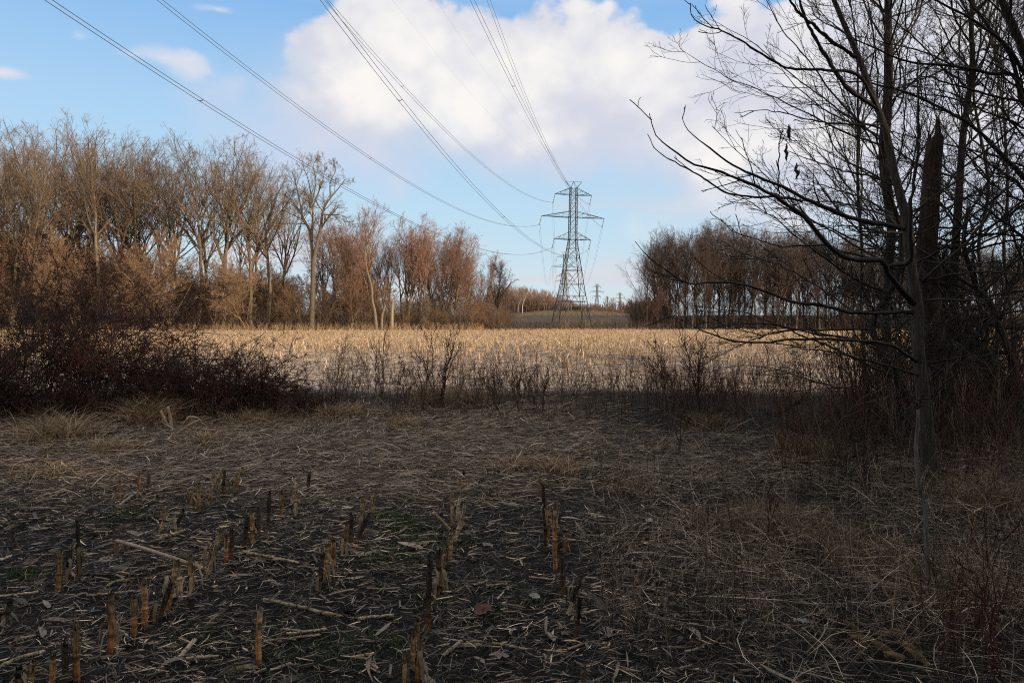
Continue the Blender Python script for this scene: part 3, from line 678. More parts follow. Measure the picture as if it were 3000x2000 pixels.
# loose litter: flat straw, husk and stalk pieces lying on the ground
def litter(a, xs, ys, ln, wd, cols, lift=.02, tilt=.12, curl=.25, tube=False, ang=None, K=4):
    n = len(xs); th = RNG.uniform(0, 6.28, n) if ang is None else ang; d = np.stack([np.cos(th), np.sin(th), RNG.normal(size=n)*tilt], 1); d = unit(d)
    bend = RNG.normal(size=n)*curl; P = np.zeros((n, K, 3)); P[:, 0] = np.stack([xs, ys, hgt(xs, ys)+RNG.uniform(.004, 1, n)*lift], 1)
    for i in range(1, K):
        P[:, i] = P[:, i-1]+d*(ln/(K-1))[:, None]; c, s = np.cos(bend), np.sin(bend); d = np.stack([d[:, 0]*c-d[:, 1]*s, d[:, 0]*s+d[:, 1]*c, d[:, 2]*.6], 1)
    zg = hgt(P[..., 0], P[..., 1]); P[..., 2] = np.maximum(P[..., 2], zg+.006)
    c = cols[RNG.integers(0, len(cols), n)]*RNG.uniform(.55, 1.3, (n, 1))
    if tube: a.tubes(P, (wd[:, None]*np.array([1, .95, 1, .9][:K])[None]), c, 6)
    else:
        sd_ = unit(np.cross(d, np.stack([RNG.normal(size=n)*.5, RNG.normal(size=n)*.5, np.ones(n)], 1)))
        prof = np.array([.6, 1, .9, .25])[:K]; a.ribbons(P, wd[:, None]*prof[None], sd_, c)
def trap(n, Y0, Y1, pxa=-80, pxb=3080, dens=None):
    # uniform in plan between depths Y0..Y1 within the picture's wedge
    Y = np.sqrt(RNG.uniform(Y0*Y0, Y1*Y1, n)); px = RNG.uniform(pxa, pxb, n); return (px-1500)*Y/F, Y
PALE = np.array([[.42,.33,.24],[.34,.27,.20],[.28,.22,.16],[.46,.38,.30],[.22,.17,.13],[.15,.12,.10]])
DULL = np.array([[.17,.13,.10],[.09,.07,.055],[.17,.135,.10],[.06,.05,.042],[.22,.17,.125],[.045,.038,.033]])
GREY = np.array([[.10,.085,.075],[.13,.115,.10],[.07,.06,.055],[.17,.15,.13],[.05,.045,.04]])
def keep(x, y, p): m = RNG.uniform(size=len(x)) < p; return x[m], y[m]
a = Acc()
x, y = trap(46000, 2.6, 9.5); x, y = keep(x, y, (1-.75*S(1.0, 2.2, x-(y-5)*.1))*(.35+.65*S(-.35, .15, vnoise(x, y, 3.2, 21)))); n = len(x); base_ang = RNG.normal(0, 1.0, n)+np.where(RNG.uniform(size=n) < .5, 0, math.pi)
litter(a, x, y, RNG.uniform(.02, .15, n), RNG.uniform(.0012, .0042, n), np.concatenate([DULL, GREY*1.3, DULL*.6, PALE*.7]), ang=base_ang, lift=.045, tilt=.22, curl=.4)
x, y = trap(19000, 2.6, 9.2); x, y = keep(x, y, (1-.85*S(.9, 2.0, x-(y-5)*.1))*(.2+.8*S(-.3, .2, vnoise(x, y, 3.2, 21)))); n = len(x); base_ang = RNG.normal(0, .8, n)
litter(a, x, y, RNG.uniform(.015, .12, n)**1.0, RNG.uniform(.001, .0040, n), PALE*2.1*np.array([1,.94,.85]), ang=base_ang, lift=.05, tilt=.2)
x, y = trap(90000, 2.6, 9.0); x, y = keep(x, y, 1-.7*S(1.2, 2.4, x-(y-5)*.1)); n = len(x)
litter(a, x, y, RNG.uniform(.015, .13, n), RNG.uniform(.0008, .0026, n), np.concatenate([DULL*1.5, GREY*2.3, GREY*.7, DULL*.35, GREY*.35]), ang=RNG.normal(0, 1.3, n), lift=.02, tilt=.25, curl=.5, K=3)
tag(a.build('corn_litter', M_straw), 'dull shredded corn straw and husks strewn over dark soil', 'straw', kind='stuff')
a = Acc()
x, y = trap(1000, 2.6, 8.2); x, y = keep(x, y, 1-.9*S(.8, 1.9, x)); n = len(x)
litter(a, x, y, RNG.uniform(.04, .15, n), RNG.uniform(.003, .0065, n), PALE[[0,1,2,3,4]]*1.15, tube=True, curl=.04, tilt=.08, lift=.03, ang=RNG.normal(0, .8, n))
x, y = trap(700, 2.6, 8.0); x, y = keep(x, y, 1-.9*S(.8, 1.9, x)); n = len(x)
litter(a, x, y, RNG.uniform(.08, .2, n), RNG.uniform(.008, .020, n), PALE*.9, curl=.5, tilt=.3, lift=.04)
tag(a.build('stalk_fragments', M_stub), 'short chopped pieces of corn stalk and husk lying between the stubs', 'stalk pieces', kind='stuff')
# matted pale straw
a = Acc()
x, y = trap(110000, 5.8, 14.5); m = RNG.uniform(size=len(x)) < matmask(x, y)**1.3; x, y = x[m], y[m]; n = len(x)
fl = vnoise(x, y, 1.1, 9)*1.6
litter(a, x, y, RNG.uniform(.08, .32, n), RNG.uniform(.0015, .0035, n), np.array([[.52,.40,.28],[.40,.31,.22],[.30,.24,.18],[.58,.46,.34],[.12,.095,.075],[.05,.042,.036]]), ang=fl+RNG.normal(0, .7, n), lift=.09, tilt=.26, curl=.35)
x, y = trap(5000, 5.8, 14); m = RNG.uniform(size=len(x)) < matmask(x, y); x, y = x[m], y[m]; n = len(x)
litter(a, x, y, RNG.uniform(.12, .35, n), RNG.uniform(.0025, .0045, n), np.array([[.72,.59,.45],[.60,.46,.32],[.05,.04,.035]]), lift=.13, tilt=.45, curl=.4)
tag(a.build('straw_mat', M_straw), 'matted layer of pale flattened grass left of centre', 'dry grass', kind='stuff')
# tangled dead grass of the right side and of the strip before the field
a = Acc()
x, y = trap(70000, 2.6, 15.5); p = np.clip(.12+1.0*S(.4, 1.8, x-(y-5)*.10)+.5*S(9.5, 12, y), 0, 1)*(1-.8*matmask(x, y)); m = RNG.uniform(size=len(x)) < p; x, y = x[m], y[m]; n = len(x)
litter(a, x, y, RNG.uniform(.12, .42, n), RNG.uniform(.001, .0024, n), np.array([[.20,.165,.125],[.10,.085,.065],[.05,.042,.035],[.32,.27,.21],[.03,.027,.023],[.10,.085,.07]])*.48, lift=.10, tilt=.28, curl=.35)
x, y = trap(16000, 2.6, 9.5, 1500, 3080); m = RNG.uniform(size=len(x)) < S(.4, 1.3, x)*(.25+.75*S(-.3, .3, vnoise(x, y, 2.1, 33))); x, y = x[m], y[m]; n = len(x)
litter(a, x, y, RNG.uniform(.15, .5, n), RNG.uniform(.001, .0022, n), PALE*1.15, lift=.18, tilt=.35, curl=.3)
tag(a.build('dead_grass', M_straw), 'tangled dull dead grass under the trees at right', 'dry grass', kind='stuff')
# field litter
a = Acc()
x, y = trap(60000, 15, 46); n = len(x)
litter(a, x, y, RNG.uniform(.1, .45, n), RNG.uniform(.004, .012, n), tilt=.25, cols=np.array([[.50,.39,.29],[.38,.29,.22],[.22,.17,.13],[.12,.095,.075],[.56,.46,.36]]), ang=RNG.normal(0, .6, n), lift=.05, K=3)
x, y = trap(60000, 40, 97); n = len(x)
litter(a, x, y, RNG.uniform(.15, .5, n), RNG.uniform(.012, .03, n), cols=np.array([[.56,.42,.27],[.44,.32,.20],[.60,.46,.31]]), lift=.16, tilt=.6, K=3)
tag(a.build('field_litter', M_straw), 'pale corn leaves scattered flat over the field beyond the weeds', 'straw', kind='stuff')
# green shoots
def blades(a, cx, cy, spread, n, h0, h1, w, cols, lean=.35):
    x = cx+RNG.normal(size=n)*spread; y = cy+RNG.normal(size=n)*spread; h = RNG.uniform(h0, h1, n); d = unit(np.concatenate([RNG.normal(size=(n, 2))*lean, np.ones((n, 1))], 1))
    P = np.zeros((n, 5, 3)); P[:, 0] = np.stack([x, y, hgt(x, y)], 1); side = unit(np.cross(d, RNG.normal(size=(n, 3))))
    out = unit(np.concatenate([d[:, :2], np.zeros((n, 1))], 1))
    for i in range(1, 5): P[:, i] = P[:, i-1]+d*(h/4)[:, None]; d = unit(d+out*.18*i*lean/.35-np.array([0, 0, .05*i]))
    a.ribbons(P, w*np.array([[1,.95,.8,.5,.1]])*np.ones((n, 1)), side, cols[RNG.integers(0, len(cols), n)]*RNG.uniform(.6, 1.3, (n, 1)))
GRN = np.array([[.045,.10,.022],[.035,.075,.02],[.06,.12,.03]])
a = Acc()
for px, py, sp, n in [(390,1512,.12,500),(1140,1520,.10,700),(1180,1540,.10,300),(1230,1570,.14,300),(1150,1630,.16,250),(1130,1640,.12,200),(330,1410,.18,300),(20,1490,.1,200),(60,1690,.06,120),(930,1890,.15,200),(1280,1740,.16,180),(1500,1770,.15,150),(880,1930,.15,150),(1100,1900,.12,150),(620,1870,.1,120),(1350,1600,.15,200),(1460,1240,.35,300),(1560,1260,.4,300),(1700,1290,.5,300),(2350,1290,.3,300),(850,1240,.3,250),(1070,1225,.25,200)]:
    p = gnd(px, py); blades(a, p[0], p[1], sp, n, .02, .07, .0028, GRN)
x, y = trap(500, 2.8, 9); 
for i in range(500): blades(a, x[i], y[i], .035, 5, .02, .06, .002, GRN*.8)
tag(a.build('green_shoots', M_green), 'small patches of fresh green growth between the litter', 'grass', kind='stuff')

# ------------------------------------------------------------------ dry grass tufts, each a thing
GOLD = np.array([[.36,.26,.15],[.28,.20,.12],[.42,.33,.21],[.20,.15,.10]])
tufts = [(430,1240,.24,420,.3,.7,'pale wispy grass tuft in front of the bramble, nearest the left'),
 (610,1300,.12,120,.12,.3,'low straw-coloured grass tuft below the largest wispy tuft'),(180,1290,.30,420,.25,.65,'tall golden grass tuft at far left before the bramble'),
 (320,1330,.16,300,.12,.32,'small arching golden tuft standing on the straw mat'),(130,1390,.25,260,.08,.22,'flattened blond tuft on the straw mat near the left edge'),
 (1280,1195,.28,500,.3,.75,'thick brown grass clump right of centre in the weed strip'),(1390,1190,.2,300,.25,.6,'brown grass clump beside the thick one in the weed strip'),
 (1180,1255,.2,160,.15,.35,'thin pale tuft under the crossed dry stems'),(1640,1390,.16,160,.15,.35,'small pale tuft in the dark grass near centre'),
 (1500,1375,.22,200,.08,.25,'low tan tuft at the right end of the straw mat'),(1850,1440,.16,150,.08,.2,'small yellowish tuft in the dark ground right of centre'),
 (2080,1260,.3,300,.2,.5,'grey-brown tuft below the dark weed cluster'),(2230,1560,.26,420,.15,.42,'dense dull tuft left of the grey trunk base'),
 (2070,1560,.2,260,.1,.3,'fine brown tuft left of the dense dull tuft'),(2450,1620,.3,380,.15,.4,'loose dead tuft in front of the grey trunk'),
 (2900,1500,.3,420,.25,.6,'tall dull tuft at the right edge'),(2780,1750,.3,380,.15,.45,'dull tuft behind the foxtail patch at lower right'),
 (2370,1350,.3,320,.2,.5,'shadowed tuft under the dark thicket'),(2380,1260,.25,260,.2,.5,'pale reedy tuft beside the dark log'),(740,1240,.3,300,.15,.4,'brown tuft along the foot of the bramble'),(1000,1225,.3,300,.2,.45,'brown tuft at the right foot of the bramble')]
for px, py, sp, n, h0, h1, lab in tufts:
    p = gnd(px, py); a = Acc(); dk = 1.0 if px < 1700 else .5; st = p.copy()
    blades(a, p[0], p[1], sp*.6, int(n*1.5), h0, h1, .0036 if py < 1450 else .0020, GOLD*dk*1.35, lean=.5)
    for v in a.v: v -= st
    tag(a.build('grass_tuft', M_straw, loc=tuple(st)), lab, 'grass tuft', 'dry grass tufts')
# foxtail heads lower right
fox = [(2590,1885,2640,1870),(2560,1900,2620,1912),(2620,1860,2690,1885),(2560,1850,2600,1872),(2640,1900,2690,1905),(2790,1805,2830,1830),(2890,1675,2930,1680),(2190,1755,2225,1760),(2480,1840,2520,1850),(2600,1940,2650,1930),(2500,1870,2560,1862),(2660,1925,2720,1950)]
for n_, (x0, y0, x1, y1) in enumerate(fox):
    a0 = gnd(x0, y0+25); hh = .05+.05*random.random(); A0 = a0+np.array([0,0,hh]); B0 = gnd(x1, y1+25)+np.array([0,0,hh*.6]); root = empty('foxtail_grass', tuple(gnd(x0-160, y0+60)))
    r0 = np.array(root.location); st = catmull([r0, (r0*.4+A0*.6)+np.array([0,0,.08]), A0, B0], 5); a = Acc(); a.tubes((st-r0)[None], np.full((1, len(st)), .0013), (.26,.20,.13), 4); a.build('stem', M_straw, root)
    hd = st[-7:]; t = RNG.uniform(0, 1, 420); k = np.clip((t*(len(hd)-1)).astype(int), 0, len(hd)-2); fr = (t*(len(hd)-1)-k)[:, None]; b = hd[k]*(1-fr)+hd[k+1]*fr
    T = unit(hd[k+1]-hd[k]); q = unit(np.cross(T, RNG.normal(size=(420, 3)))); d = unit(T*.8+q); ln = (.016*np.sin(np.clip(t*2.8+.3, 0, 3.1))+.004)[:, None]
    P = np.stack([b-r0, b-r0+d*ln], 1); a = Acc(); a.tubes(P, np.tile([.0009,.0004], (420, 1)), np.array([.34,.26,.15]), 3); a.build('seed_head', M_straw, root)
    tag(root, 'fuzzy golden foxtail bent over the dead grass at lower right', 'foxtail grass', 'foxtails in the dead grass at lower right')

# ------------------------------------------------------------------ foreground corn stubs
def C6(x, y): return x/2.24, 1300+y/2.24
def C7(x, y): return 1000+x/2.24, 1300+y/2.24
# (origin, base x,y, top x,y, tone, husk) tone: o orange, d dark, l light
ST = [(6,380,960,392,720,'o',0),(6,452,920,455,690,'d',0),(6,515,880,508,505,'d',1),(6,505,1560,505,1190,'o',0),(6,425,1570,425,1310,'d',0),(6,340,1572,348,1390,'o',0),
(6,195,1590,222,1420,'l',0),(6,118,1590,125,1470,'d',0),(6,720,1385,730,980,'o',1),(6,768,1330,756,1150,'o',1),(6,876,1260,882,1000,'o',0),(6,950,1200,945,910,'o',0),
(6,1038,1165,1120,915,'d',1),(6,1100,1080,1160,780,'o',1),(6,1185,1010,1175,860,'l',0),(6,1262,965,1245,725,'o',1),(6,1358,880,1450,560,'l',0),(6,1485,780,1487,590,'o',0),
(6,1518,750,1520,560,'d',0),(6,1603,690,1622,500,'d',0),(6,1655,650,1650,440,'o',1),(6,1700,620,1695,415,'d',0),(6,1752,580,1768,320,'d',0),(6,1845,485,1850,320,'o',0),
(6,1910,400,1952,235,'l',1),(6,1940,465,1946,350,'o',0),(6,2020,330,2030,190,'d',0),(6,2138,890,2146,660,'o',1),(6,2088,965,2116,740,'d',0),(6,2185,830,2190,610,'o',0),
(6,1700,1442,1712,1090,'o',0),(6,1050,580,1096,440,'l',0),(6,1062,495,1060,410,'o',0),(6,1140,575,1205,435,'d',1),(6,1255,410,1258,300,'o',0),(6,1303,440,1307,255,'o',0),
(6,1360,410,1462,170,'l',1),(6,1395,330,1403,210,'o',0),(6,1470,335,1472,170,'d',1),(6,1540,320,1592,150,'o',0),(6,787,375,786,225,'o',0),(6,910,335,912,200,'o',0),(6,975,312,976,175,'d',1),
(6,25,1185,65,1040,'d',1),(6,118,695,80,610,'d',0),
(7,415,1590,418,1380,'o',0),(7,470,1475,474,1250,'o',1),(7,500,1580,525,1260,'o',1),(7,500,1290,497,1160,'o',0),(7,566,1245,576,735,'d',0),(7,625,1035,641,700,'d',1),(7,660,955,667,690,'o',1),
(7,712,775,721,560,'l',1),(7,700,640,706,540,'d',0),(7,730,540,728,318,'o',0),(7,738,655,776,530,'l',1),(7,752,500,782,330,'l',0),(7,775,335,778,230,'o',0),(7,802,265,802,175,'d',0),(7,780,560,810,395,'l',1),
(7,18,722,36,518,'o',1),(7,62,662,66,465,'d',0),(7,100,655,182,450,'d',0),(7,130,605,140,370,'o',1),(7,205,470,205,310,'l',0),
(7,1300,325,1300,215,'o',0),(7,1332,505,1326,270,'d',0),(7,1340,712,1336,520,'d',0),(7,1356,645,1360,420,'o',1),(7,1398,745,1401,400,'o',0),(7,1406,835,1402,735,'o',0),
(7,1450,985,1446,720,'d',0),(7,1465,715,1476,600,'o',1),(7,1537,1275,1560,1030,'d',0),(7,1518,1105,1530,960,'d',0),(7,1530,1010,1565,872,'d',1),(7,1585,1600,1590,1470,'d',0)]
TONE = {'o': [(.44,.19,.07),(.54,.28,.11),(.46,.29,.15),(.42,.32,.20)], 'd': [(.20,.10,.05),(.13,.08,.05),(.09,.068,.05),(.11,.09,.07)], 'l': [(.52,.32,.15),(.70,.50,.29),(.76,.60,.38),(.62,.51,.36)]}
def stub_mesh(p0, p1, tone, rng, rad=None):
    """segmented stalk with nodes, sheath and a torn top, local to p0"""
    L_ = np.linalg.norm(p1-p0); rad = rad or rng.uniform(.0115, .0155); K = 26; t = np.linspace(0, 1, K)
    side = unit(np.cross(p1-p0, rng.normal(size=3))); P = (p1-p0)[None]*t[:, None]+side[None]*(np.sin(t*3.14)*rng.uniform(-.01, .01)*L_*3)[:, None]
    P[0, 2] -= .03
    nodes = np.cumsum(rng.uniform(.07, .13, 6)); z = t*L_; R = np.full(K, rad)*(1.08-.16*t); c = np.zeros((K, 3)); pal = np.array(TONE[tone])
    for j in range(3): c[:, j] = np.interp(t, [0, .35, .75, 1], pal[:, j])
    for nd in nodes:
        g_ = np.exp(-((z-nd)/.006)**2); R += g_*rad*.22; c *= (1-.75*g_)[:, None]; g2 = np.exp(-((z-nd-.02)/.015)**2); c *= (1+.25*g2)[:, None]
    c *= (1+.35*rng.normal(size=(K, 1))*np.array([[1,1,1]])).clip(.45, 1.5); c *= rng.uniform(.65, 1.15)*(1-.55*np.clip((t-.9)/.1, 0, 1))[:, None]
    a = Acc(); a.tubes(P[None], R[None], c[None], 10, jag=.018+.016*rng.random())
    a.tubes(P[None, 1:-1]*1.0, R[None, 1:-1]*.78, (c[None, 1:-1])*.25, 6)
    # torn sheath strips hugging the upper stalk
    n = 5; k0 = int(K*.5)
    for i in range(n):
        th = rng.uniform(0, 6.28); of = np.array([math.cos(th), math.sin(th), 0]); q = P[k0:][::3]; w = np.linspace(1, 1.5+rng.uniform(0, 1), len(q))
        q = q+of[None]*(R[k0:][::3]*w)[:, None]+np.array([0,0,.0]); q[-1] += of*rng.uniform(0, .015)+np.array([0,0,rng.uniform(-.02, .025)])
        a.ribbons(q[None], np.full((1, len(q)), .004)*np.linspace(1.2, .3, len(q))[None], np.array([[-of[1], of[0], 0]]), c[-4]*rng.uniform(.6, 1.5))
    return a, rad
def husk_mesh(H, rng, tone):
    a = Acc()
    for i in range(rng.integers(3, 7)):
        th = rng.uniform(0, 6.28); d = np.array([math.cos(th), math.sin(th)]); z0 = H*rng.uniform(.35, .75); L_ = rng.uniform(.08, .2); k_h = rng.uniform(-.3, .5); pr = [(0.012,0),(.12,.12*k_h),(.25,-.15),(.33,-.5),(.36,-.95)]
        q = np.array([[d[0]*r*L_ if j else d[0]*.012, d[1]*r*L_ if j else d[1]*.012, max(z0+zz*L_, .01)] for j, (r, zz) in enumerate(pr)]); q = catmull(q, 3)
        q += rng.normal(size=q.shape)*.002
        a.ribbons(q[None], (.009*np.sin(np.linspace(.5, 3.0, len(q))))[None]+.001, np.array([[-d[1], d[0], .3]]), np.array([.30,.24,.17])*rng.uniform(.5, 1.3))
    return a
rngS = np.random.default_rng(5); recs = []
for org, bx, by, tx, ty, tone, hk in ST:
    B = (C6 if org == 6 else C7)(bx, by); Tt = (C6 if org == 6 else C7)(tx, ty); p0 = gnd(*B); Y = p0[1]; p1 = at(Tt[0], Tt[1], Y+rngS.uniform(-.02, .02)); recs.append((p0, p1, tone, hk))
rows = {}
for i, (p0, p1, tone, hk) in enumerate(recs): rows.setdefault(int(round((p0[0]+.45)/.76)), []).append(i)
rk = sorted(rows); names = {}
for k in rows:
    rows[k].sort(key=lambda i: recs[i][0][1]); r_ = len(rk)-1-rk.index(k)
    rn = ['rightmost row of near stubble','second row from the right','third row from the right','fourth row from the right','fifth row from the right','sixth row from the right','seventh row from the right','eighth row from the right'][min(r_, 7)]
    for j, i in enumerate(rows[k]): names[i] = (j, rn)
for i, (p0, p1, tone, hk) in enumerate(recs):
    a, rad = stub_mesh(p0, p1, tone, rngS); o = a.build('corn_stub', M_stub, loc=tuple(p0)); H0 = p1[2]-p0[2]
    if hk or rngS.random() < .35: husk_mesh(H0, rngS, tone).build('husk_leaf', M_straw, o)
    ln = abs(p1[0]-p0[0])/max(H0, .01); j, rn = names[i]
    lab = f"{'tall' if H0 > .26 else 'short' if H0 < .17 else 'mid-height'} {'leaning' if ln > .25 else 'upright'} {dict(o='orange-brown', d='blackened', l='pale')[tone]} corn stub, {ordn(j)} nearest in the {rn}"
    tag(o, lab, 'corn stub', 'near corn stubs in rows')
# lying and bent stalks
LY = [([(6,762,745,0),(6,765,632,.0),(6,775,628,.0)],'bent'),]
def fallen(pts, rad, tone, lab, lifts):
    P = []
    for (x, y), lf in zip(pts, lifts):
        p = gnd(x, y); 
        P.append(p+np.array([0,0,rad+lf]))
    P = np.array(P); l = P[0].copy(); K = 40; d = catmull(P, 12) if len(P) > 2 else P[0]+(P[1]-P[0])*np.linspace(0, 1, K)[:, None]
    d = np.array([d[int(round(v))] for v in np.linspace(0, len(d)-1, K)]); zz = np.concatenate([[0], np.cumsum(np.linalg.norm(np.diff(d, axis=0), axis=1))])
    c = np.tile(np.array(TONE[tone][2])*rngS.uniform(.45, .85), (K, 1)); c = c*rngS.uniform(.75, 1.15, (K, 1)); rad *= .8; d[1:-1] += rngS.normal(size=(K-2, 3))*.0012; R = np.full(K, rad)
    for nd in np.arange(.07, 2, .15):
        g_ = np.exp(-((zz-nd)/.008)**2); R += g_*rad*.25; c *= (1-.7*g_)[:, None]
    a = Acc(); a.tubes((d-l)[None], R[None], c[None], 8, jag=.01, cap=True); o = a.build('fallen_stalk', M_stub, loc=tuple(l)); tag(o, lab, 'corn stalk', 'fallen corn stalks'); return o
# snapped stub whose stalk lies down to the right
p0 = gnd(*C6(762,748)); top = at(*C6(765,632), p0[1]); tipp = gnd(*C6(1375,842)); mid = top*.6+tipp*.4+np.array([0,0,.01])
P = np.array([p0, p0*.3+top*.7, top, top*.95+tipp*.05, mid, tipp+np.array([0,0,.012])]); d = np.concatenate([np.linspace(P[0], P[2], 12)[:-1], catmull(P[2:], 12)]); l = p0.copy(); zz = np.concatenate([[0], np.cumsum(np.linalg.norm(np.diff(d, axis=0), axis=1))])
c = np.stack([np.interp(zz, [0,.1,.14,1], [.30,.34,.50,.36]), np.interp(zz, [0,.1,.14,1], [.15,.2,.40,.27]), np.interp(zz, [0,.1,.14,1], [.06,.1,.28,.19])], 1); R = np.full(len(d), .0125)
for nd in np.arange(.2, 2, .17): g_ = np.exp(-((zz-nd)/.008)**2); R += g_*.003; c *= (1-.7*g_)[:, None]
a = Acc(); a.tubes((d-l)[None], R[None], c[None], 8, jag=.01, cap=True); tag(a.build('bent_cornstalk', M_stub, loc=tuple(l)), 'snapped corn stalk bent at right angle, its long pale top resting on the ground', 'corn stalk')
fl = [([C6(1590,720),C6(1965,805)],.011,'l','long pale stalk lying right of the snapped one'),([C6(1730,1035),C6(1900,1085),C6(2240,1165)],.012,'l','long grey-tan stalk lying at lower centre left'),
([C6(0,1480),C6(150,1430),C6(300,1395)],.011,'l','yellow stalk lying at the lower left corner'),([C6(690,955),C6(760,930),C6(865,925)],.011,'l','short curved yellow stalk between the left rows'),
([C6(775,420),C6(895,338)],.013,'l','golden broken stalk tipped over among the back stubs'),([C6(870,382),C6(1078,340)],.011,'o','brown stalk lying behind the golden tipped one'),
([C6(245,392),C6(380,348)],.012,'l','tan stalk lying near the left edge of the straw mat'),([C6(485,320),C6(582,235)],.009,'d','thin dark stalk raised at one end at left back'),
([C6(735,775),C6(900,670),C6(1000,600)],.012,'d','dark wet stalk crossing under the snapped stalk'),([C6(1040,635),C6(1215,590)],.012,'l','pale stalk piece above the snapped stalk'),
([C6(950,900),C6(1140,850),C6(1290,842)],.009,'o','thin brown stalk crossing the middle left litter'),([C6(530,870),C6(700,885),C6(900,885)],.009,'d','brown stalk along the ground below the snapped stalk'),
([C6(570,1010),C6(890,990)],.009,'l','straight pale stalk across the left litter'),([C6(0,1015),C6(250,1000)],.010,'l','pale stalk at the left edge'),
([C6(1880,1262),C6(2140,1245)],.009,'l','pale stalk right of the lone lower stub'),([C6(1730,1312),C6(2100,1285)],.009,'l','long thin pale stalk under the lone lower stub'),
([C6(1175,1430),C6(1280,1320)],.014,'l','thick split stalk piece at the bottom left of centre'),([C7(665,1410),C7(790,1325)],.011,'l','tan broken piece right of the bottom stub cluster'),
([C7(1230,885),C7(1415,915)],.008,'l','pale stick just left of the right-hand row'),([C7(110,1160),C7(340,1150)],.010,'l','yellow-tipped stalk piece near bottom centre'),
([C7(400,668),C7(610,662)],.009,'l','pale stalk left of the centre row'),([C7(60,1420),C7(220,1408)],.010,'l','tan stalk piece at bottom centre'),
([C7(990,1320),C7(1220,1378)],.008,'l','thin pale stalk low between the two right rows'),([C7(870,940),C7(960,925)],.009,'l','short yellow piece in the middle of the wide gap'),([C7(1085,920),C7(1095,985)],.008,'l','small pale upright-lying piece in the wide gap'),([C7(155,1425),C7(245,1510)],.009,'l','pale slanted piece left of the bottom cluster')]
for pts, rad, tone, lab in fl: fallen(pts, rad, tone, lab, [.004]+[.015]*(len(pts)-1))
P = np.array([at(*C7(708,560), gnd(*C7(712,775))[1]), at(*C7(602,448), gnd(*C7(712,775))[1]-.05)]); a = Acc(); d = np.linspace(P[0], P[1], 12); a.tubes((d-P[0])[None], np.full((1, 12), .013), (.42,.31,.19), 8, jag=.008, cap=True)
tag(a.build('fallen_stalk', M_stub, loc=tuple(P[0])), 'broken stalk jutting up to the left from the centre row', 'corn stalk')
# dead leaves
def leaf(px, py, s, col, lab, n_=0):
    p = gnd(px, py)+np.array([0,0,.03]); rng = np.random.default_rng(int(px)); K = 9; t = np.linspace(-1, 1, K); a = Acc(); yaw = rng.uniform(0, 6.28)
    q = np.stack([t*s, 0*t, s*.25*t*t+rng.normal(size=K)*s*.05], 1); q2 = q.copy(); w = s*.55*np.sqrt(np.clip(1-t*t, .01, 1)); cy_, sy_ = math.cos(yaw), math.sin(yaw)
    for sg in (-1, 1):
        A = q; B = q+np.stack([0*t, sg*w*(1+.2*rng.normal(size=K)), w*.45+rng.normal(size=K)*s*.05], 1)
        V = np.stack([A, B], 1).reshape(-1, 3); V = V@np.array([[cy_, sy_, 0],[-sy_, cy_, 0],[0,0,1]]); b = np.arange(K-1)*2; a.add(V, np.stack([b, b+1, b+3, b+2], -1), np.tile(col, (len(V), 1)))
    tag(a.build('dead_leaf', M_straw, loc=tuple(p)), lab, 'dead leaf', 'fallen dead leaves')
leaf(*C7(925,1140), .075, (.11,.05,.035), 'large reddish brown leaf near bottom centre')
leaf(*C7(1035,1440), .05, (.22,.17,.14), 'curled grey leaf at the bottom right of centre'); leaf(*C7(2020,535), .05, (.42,.40,.36), 'pale whitish leaf at right of centre')
leaf(*C7(960,700), .05, (.24,.20,.17), 'small tan leaf between the two right rows'); leaf(*C7(1270,1045), .045, (.28,.25,.22), 'grey curled leaf left of the right row'); leaf(2255,1670, .05, (.18,.06,.03), 'rusty leaf in the dead grass lower right')
leaf(*C7(660,275), .05, (.40,.30,.24), 'pinkish pale leaf beyond the centre row'); leaf(2345,1840, .045, (.35,.35,.40), 'bluish grey leaf in the straw at lower right'); leaf(2120,1520, .05, (.15,.055,.03), 'rust coloured leaf among stems at right')
leaf(718,1300, .045, (.25,.07,.04), 'small red-brown leaf on the straw mat'); leaf(*C6(35,785), .045, (.50,.42,.32), 'whitish husk leaf at the left edge')

# ------------------------------------------------------------------ broken pale branches before the bramble
def stick_cluster():
    b = gnd(500, 1275); root = empty('broken_branches', tuple(b))
    for pts, r in [([(500,1262),(488,1240),(472,1205)],.020),([(502,1262),(500,1230),(492,1192)],.024),([(520,1268),(555,1245),(590,1228)],.021),([(533,1252),(545,1232),(556,1220),(580,1224)],.015),([(545,1271),(600,1270),(615,1269)],.010)]:
        p = np.array([at(x, y, b[1]+random.uniform(-.05, .05)) for x, y in pts]); p = catmull(p, 5)-b; p[:, 2] = np.maximum(p[:, 2], .015); a = Acc(); a.tubes(p[None], (r*np.linspace(1, .75, len(p)))[None], (.50,.38,.27), 8, jag=.02, cap=True); a.build('branch', M_straw, root)
    tag(root, 'cluster of pale broken branches stuck in the ground before the bramble', 'branches')
stick_cluster()
b = gnd(160, 1335); root = empty('broken_stalks', tuple(b))
for pts in [[(135,1320),(160,1335),(185,1338)],[(140,1315),(165,1295)],[(130,1280),(133,1318)]]:
    p = np.array([at(x, y, b[1]) for x, y in pts])-b; a = Acc(); p = np.array([p[0]+(p[-1]-p[0])*t for t in np.linspace(0, 1, 6)]); p[:, 2] = np.maximum(p[:, 2], .02); a.tubes(p[None], np.full((1, 6), .015), (.42,.30,.18), 8, jag=.01, cap=True); a.build('stalk_piece', M_stub, root)
tag(root, 'knot of broken tan stalks beside the golden tuft at left', 'corn stalk')

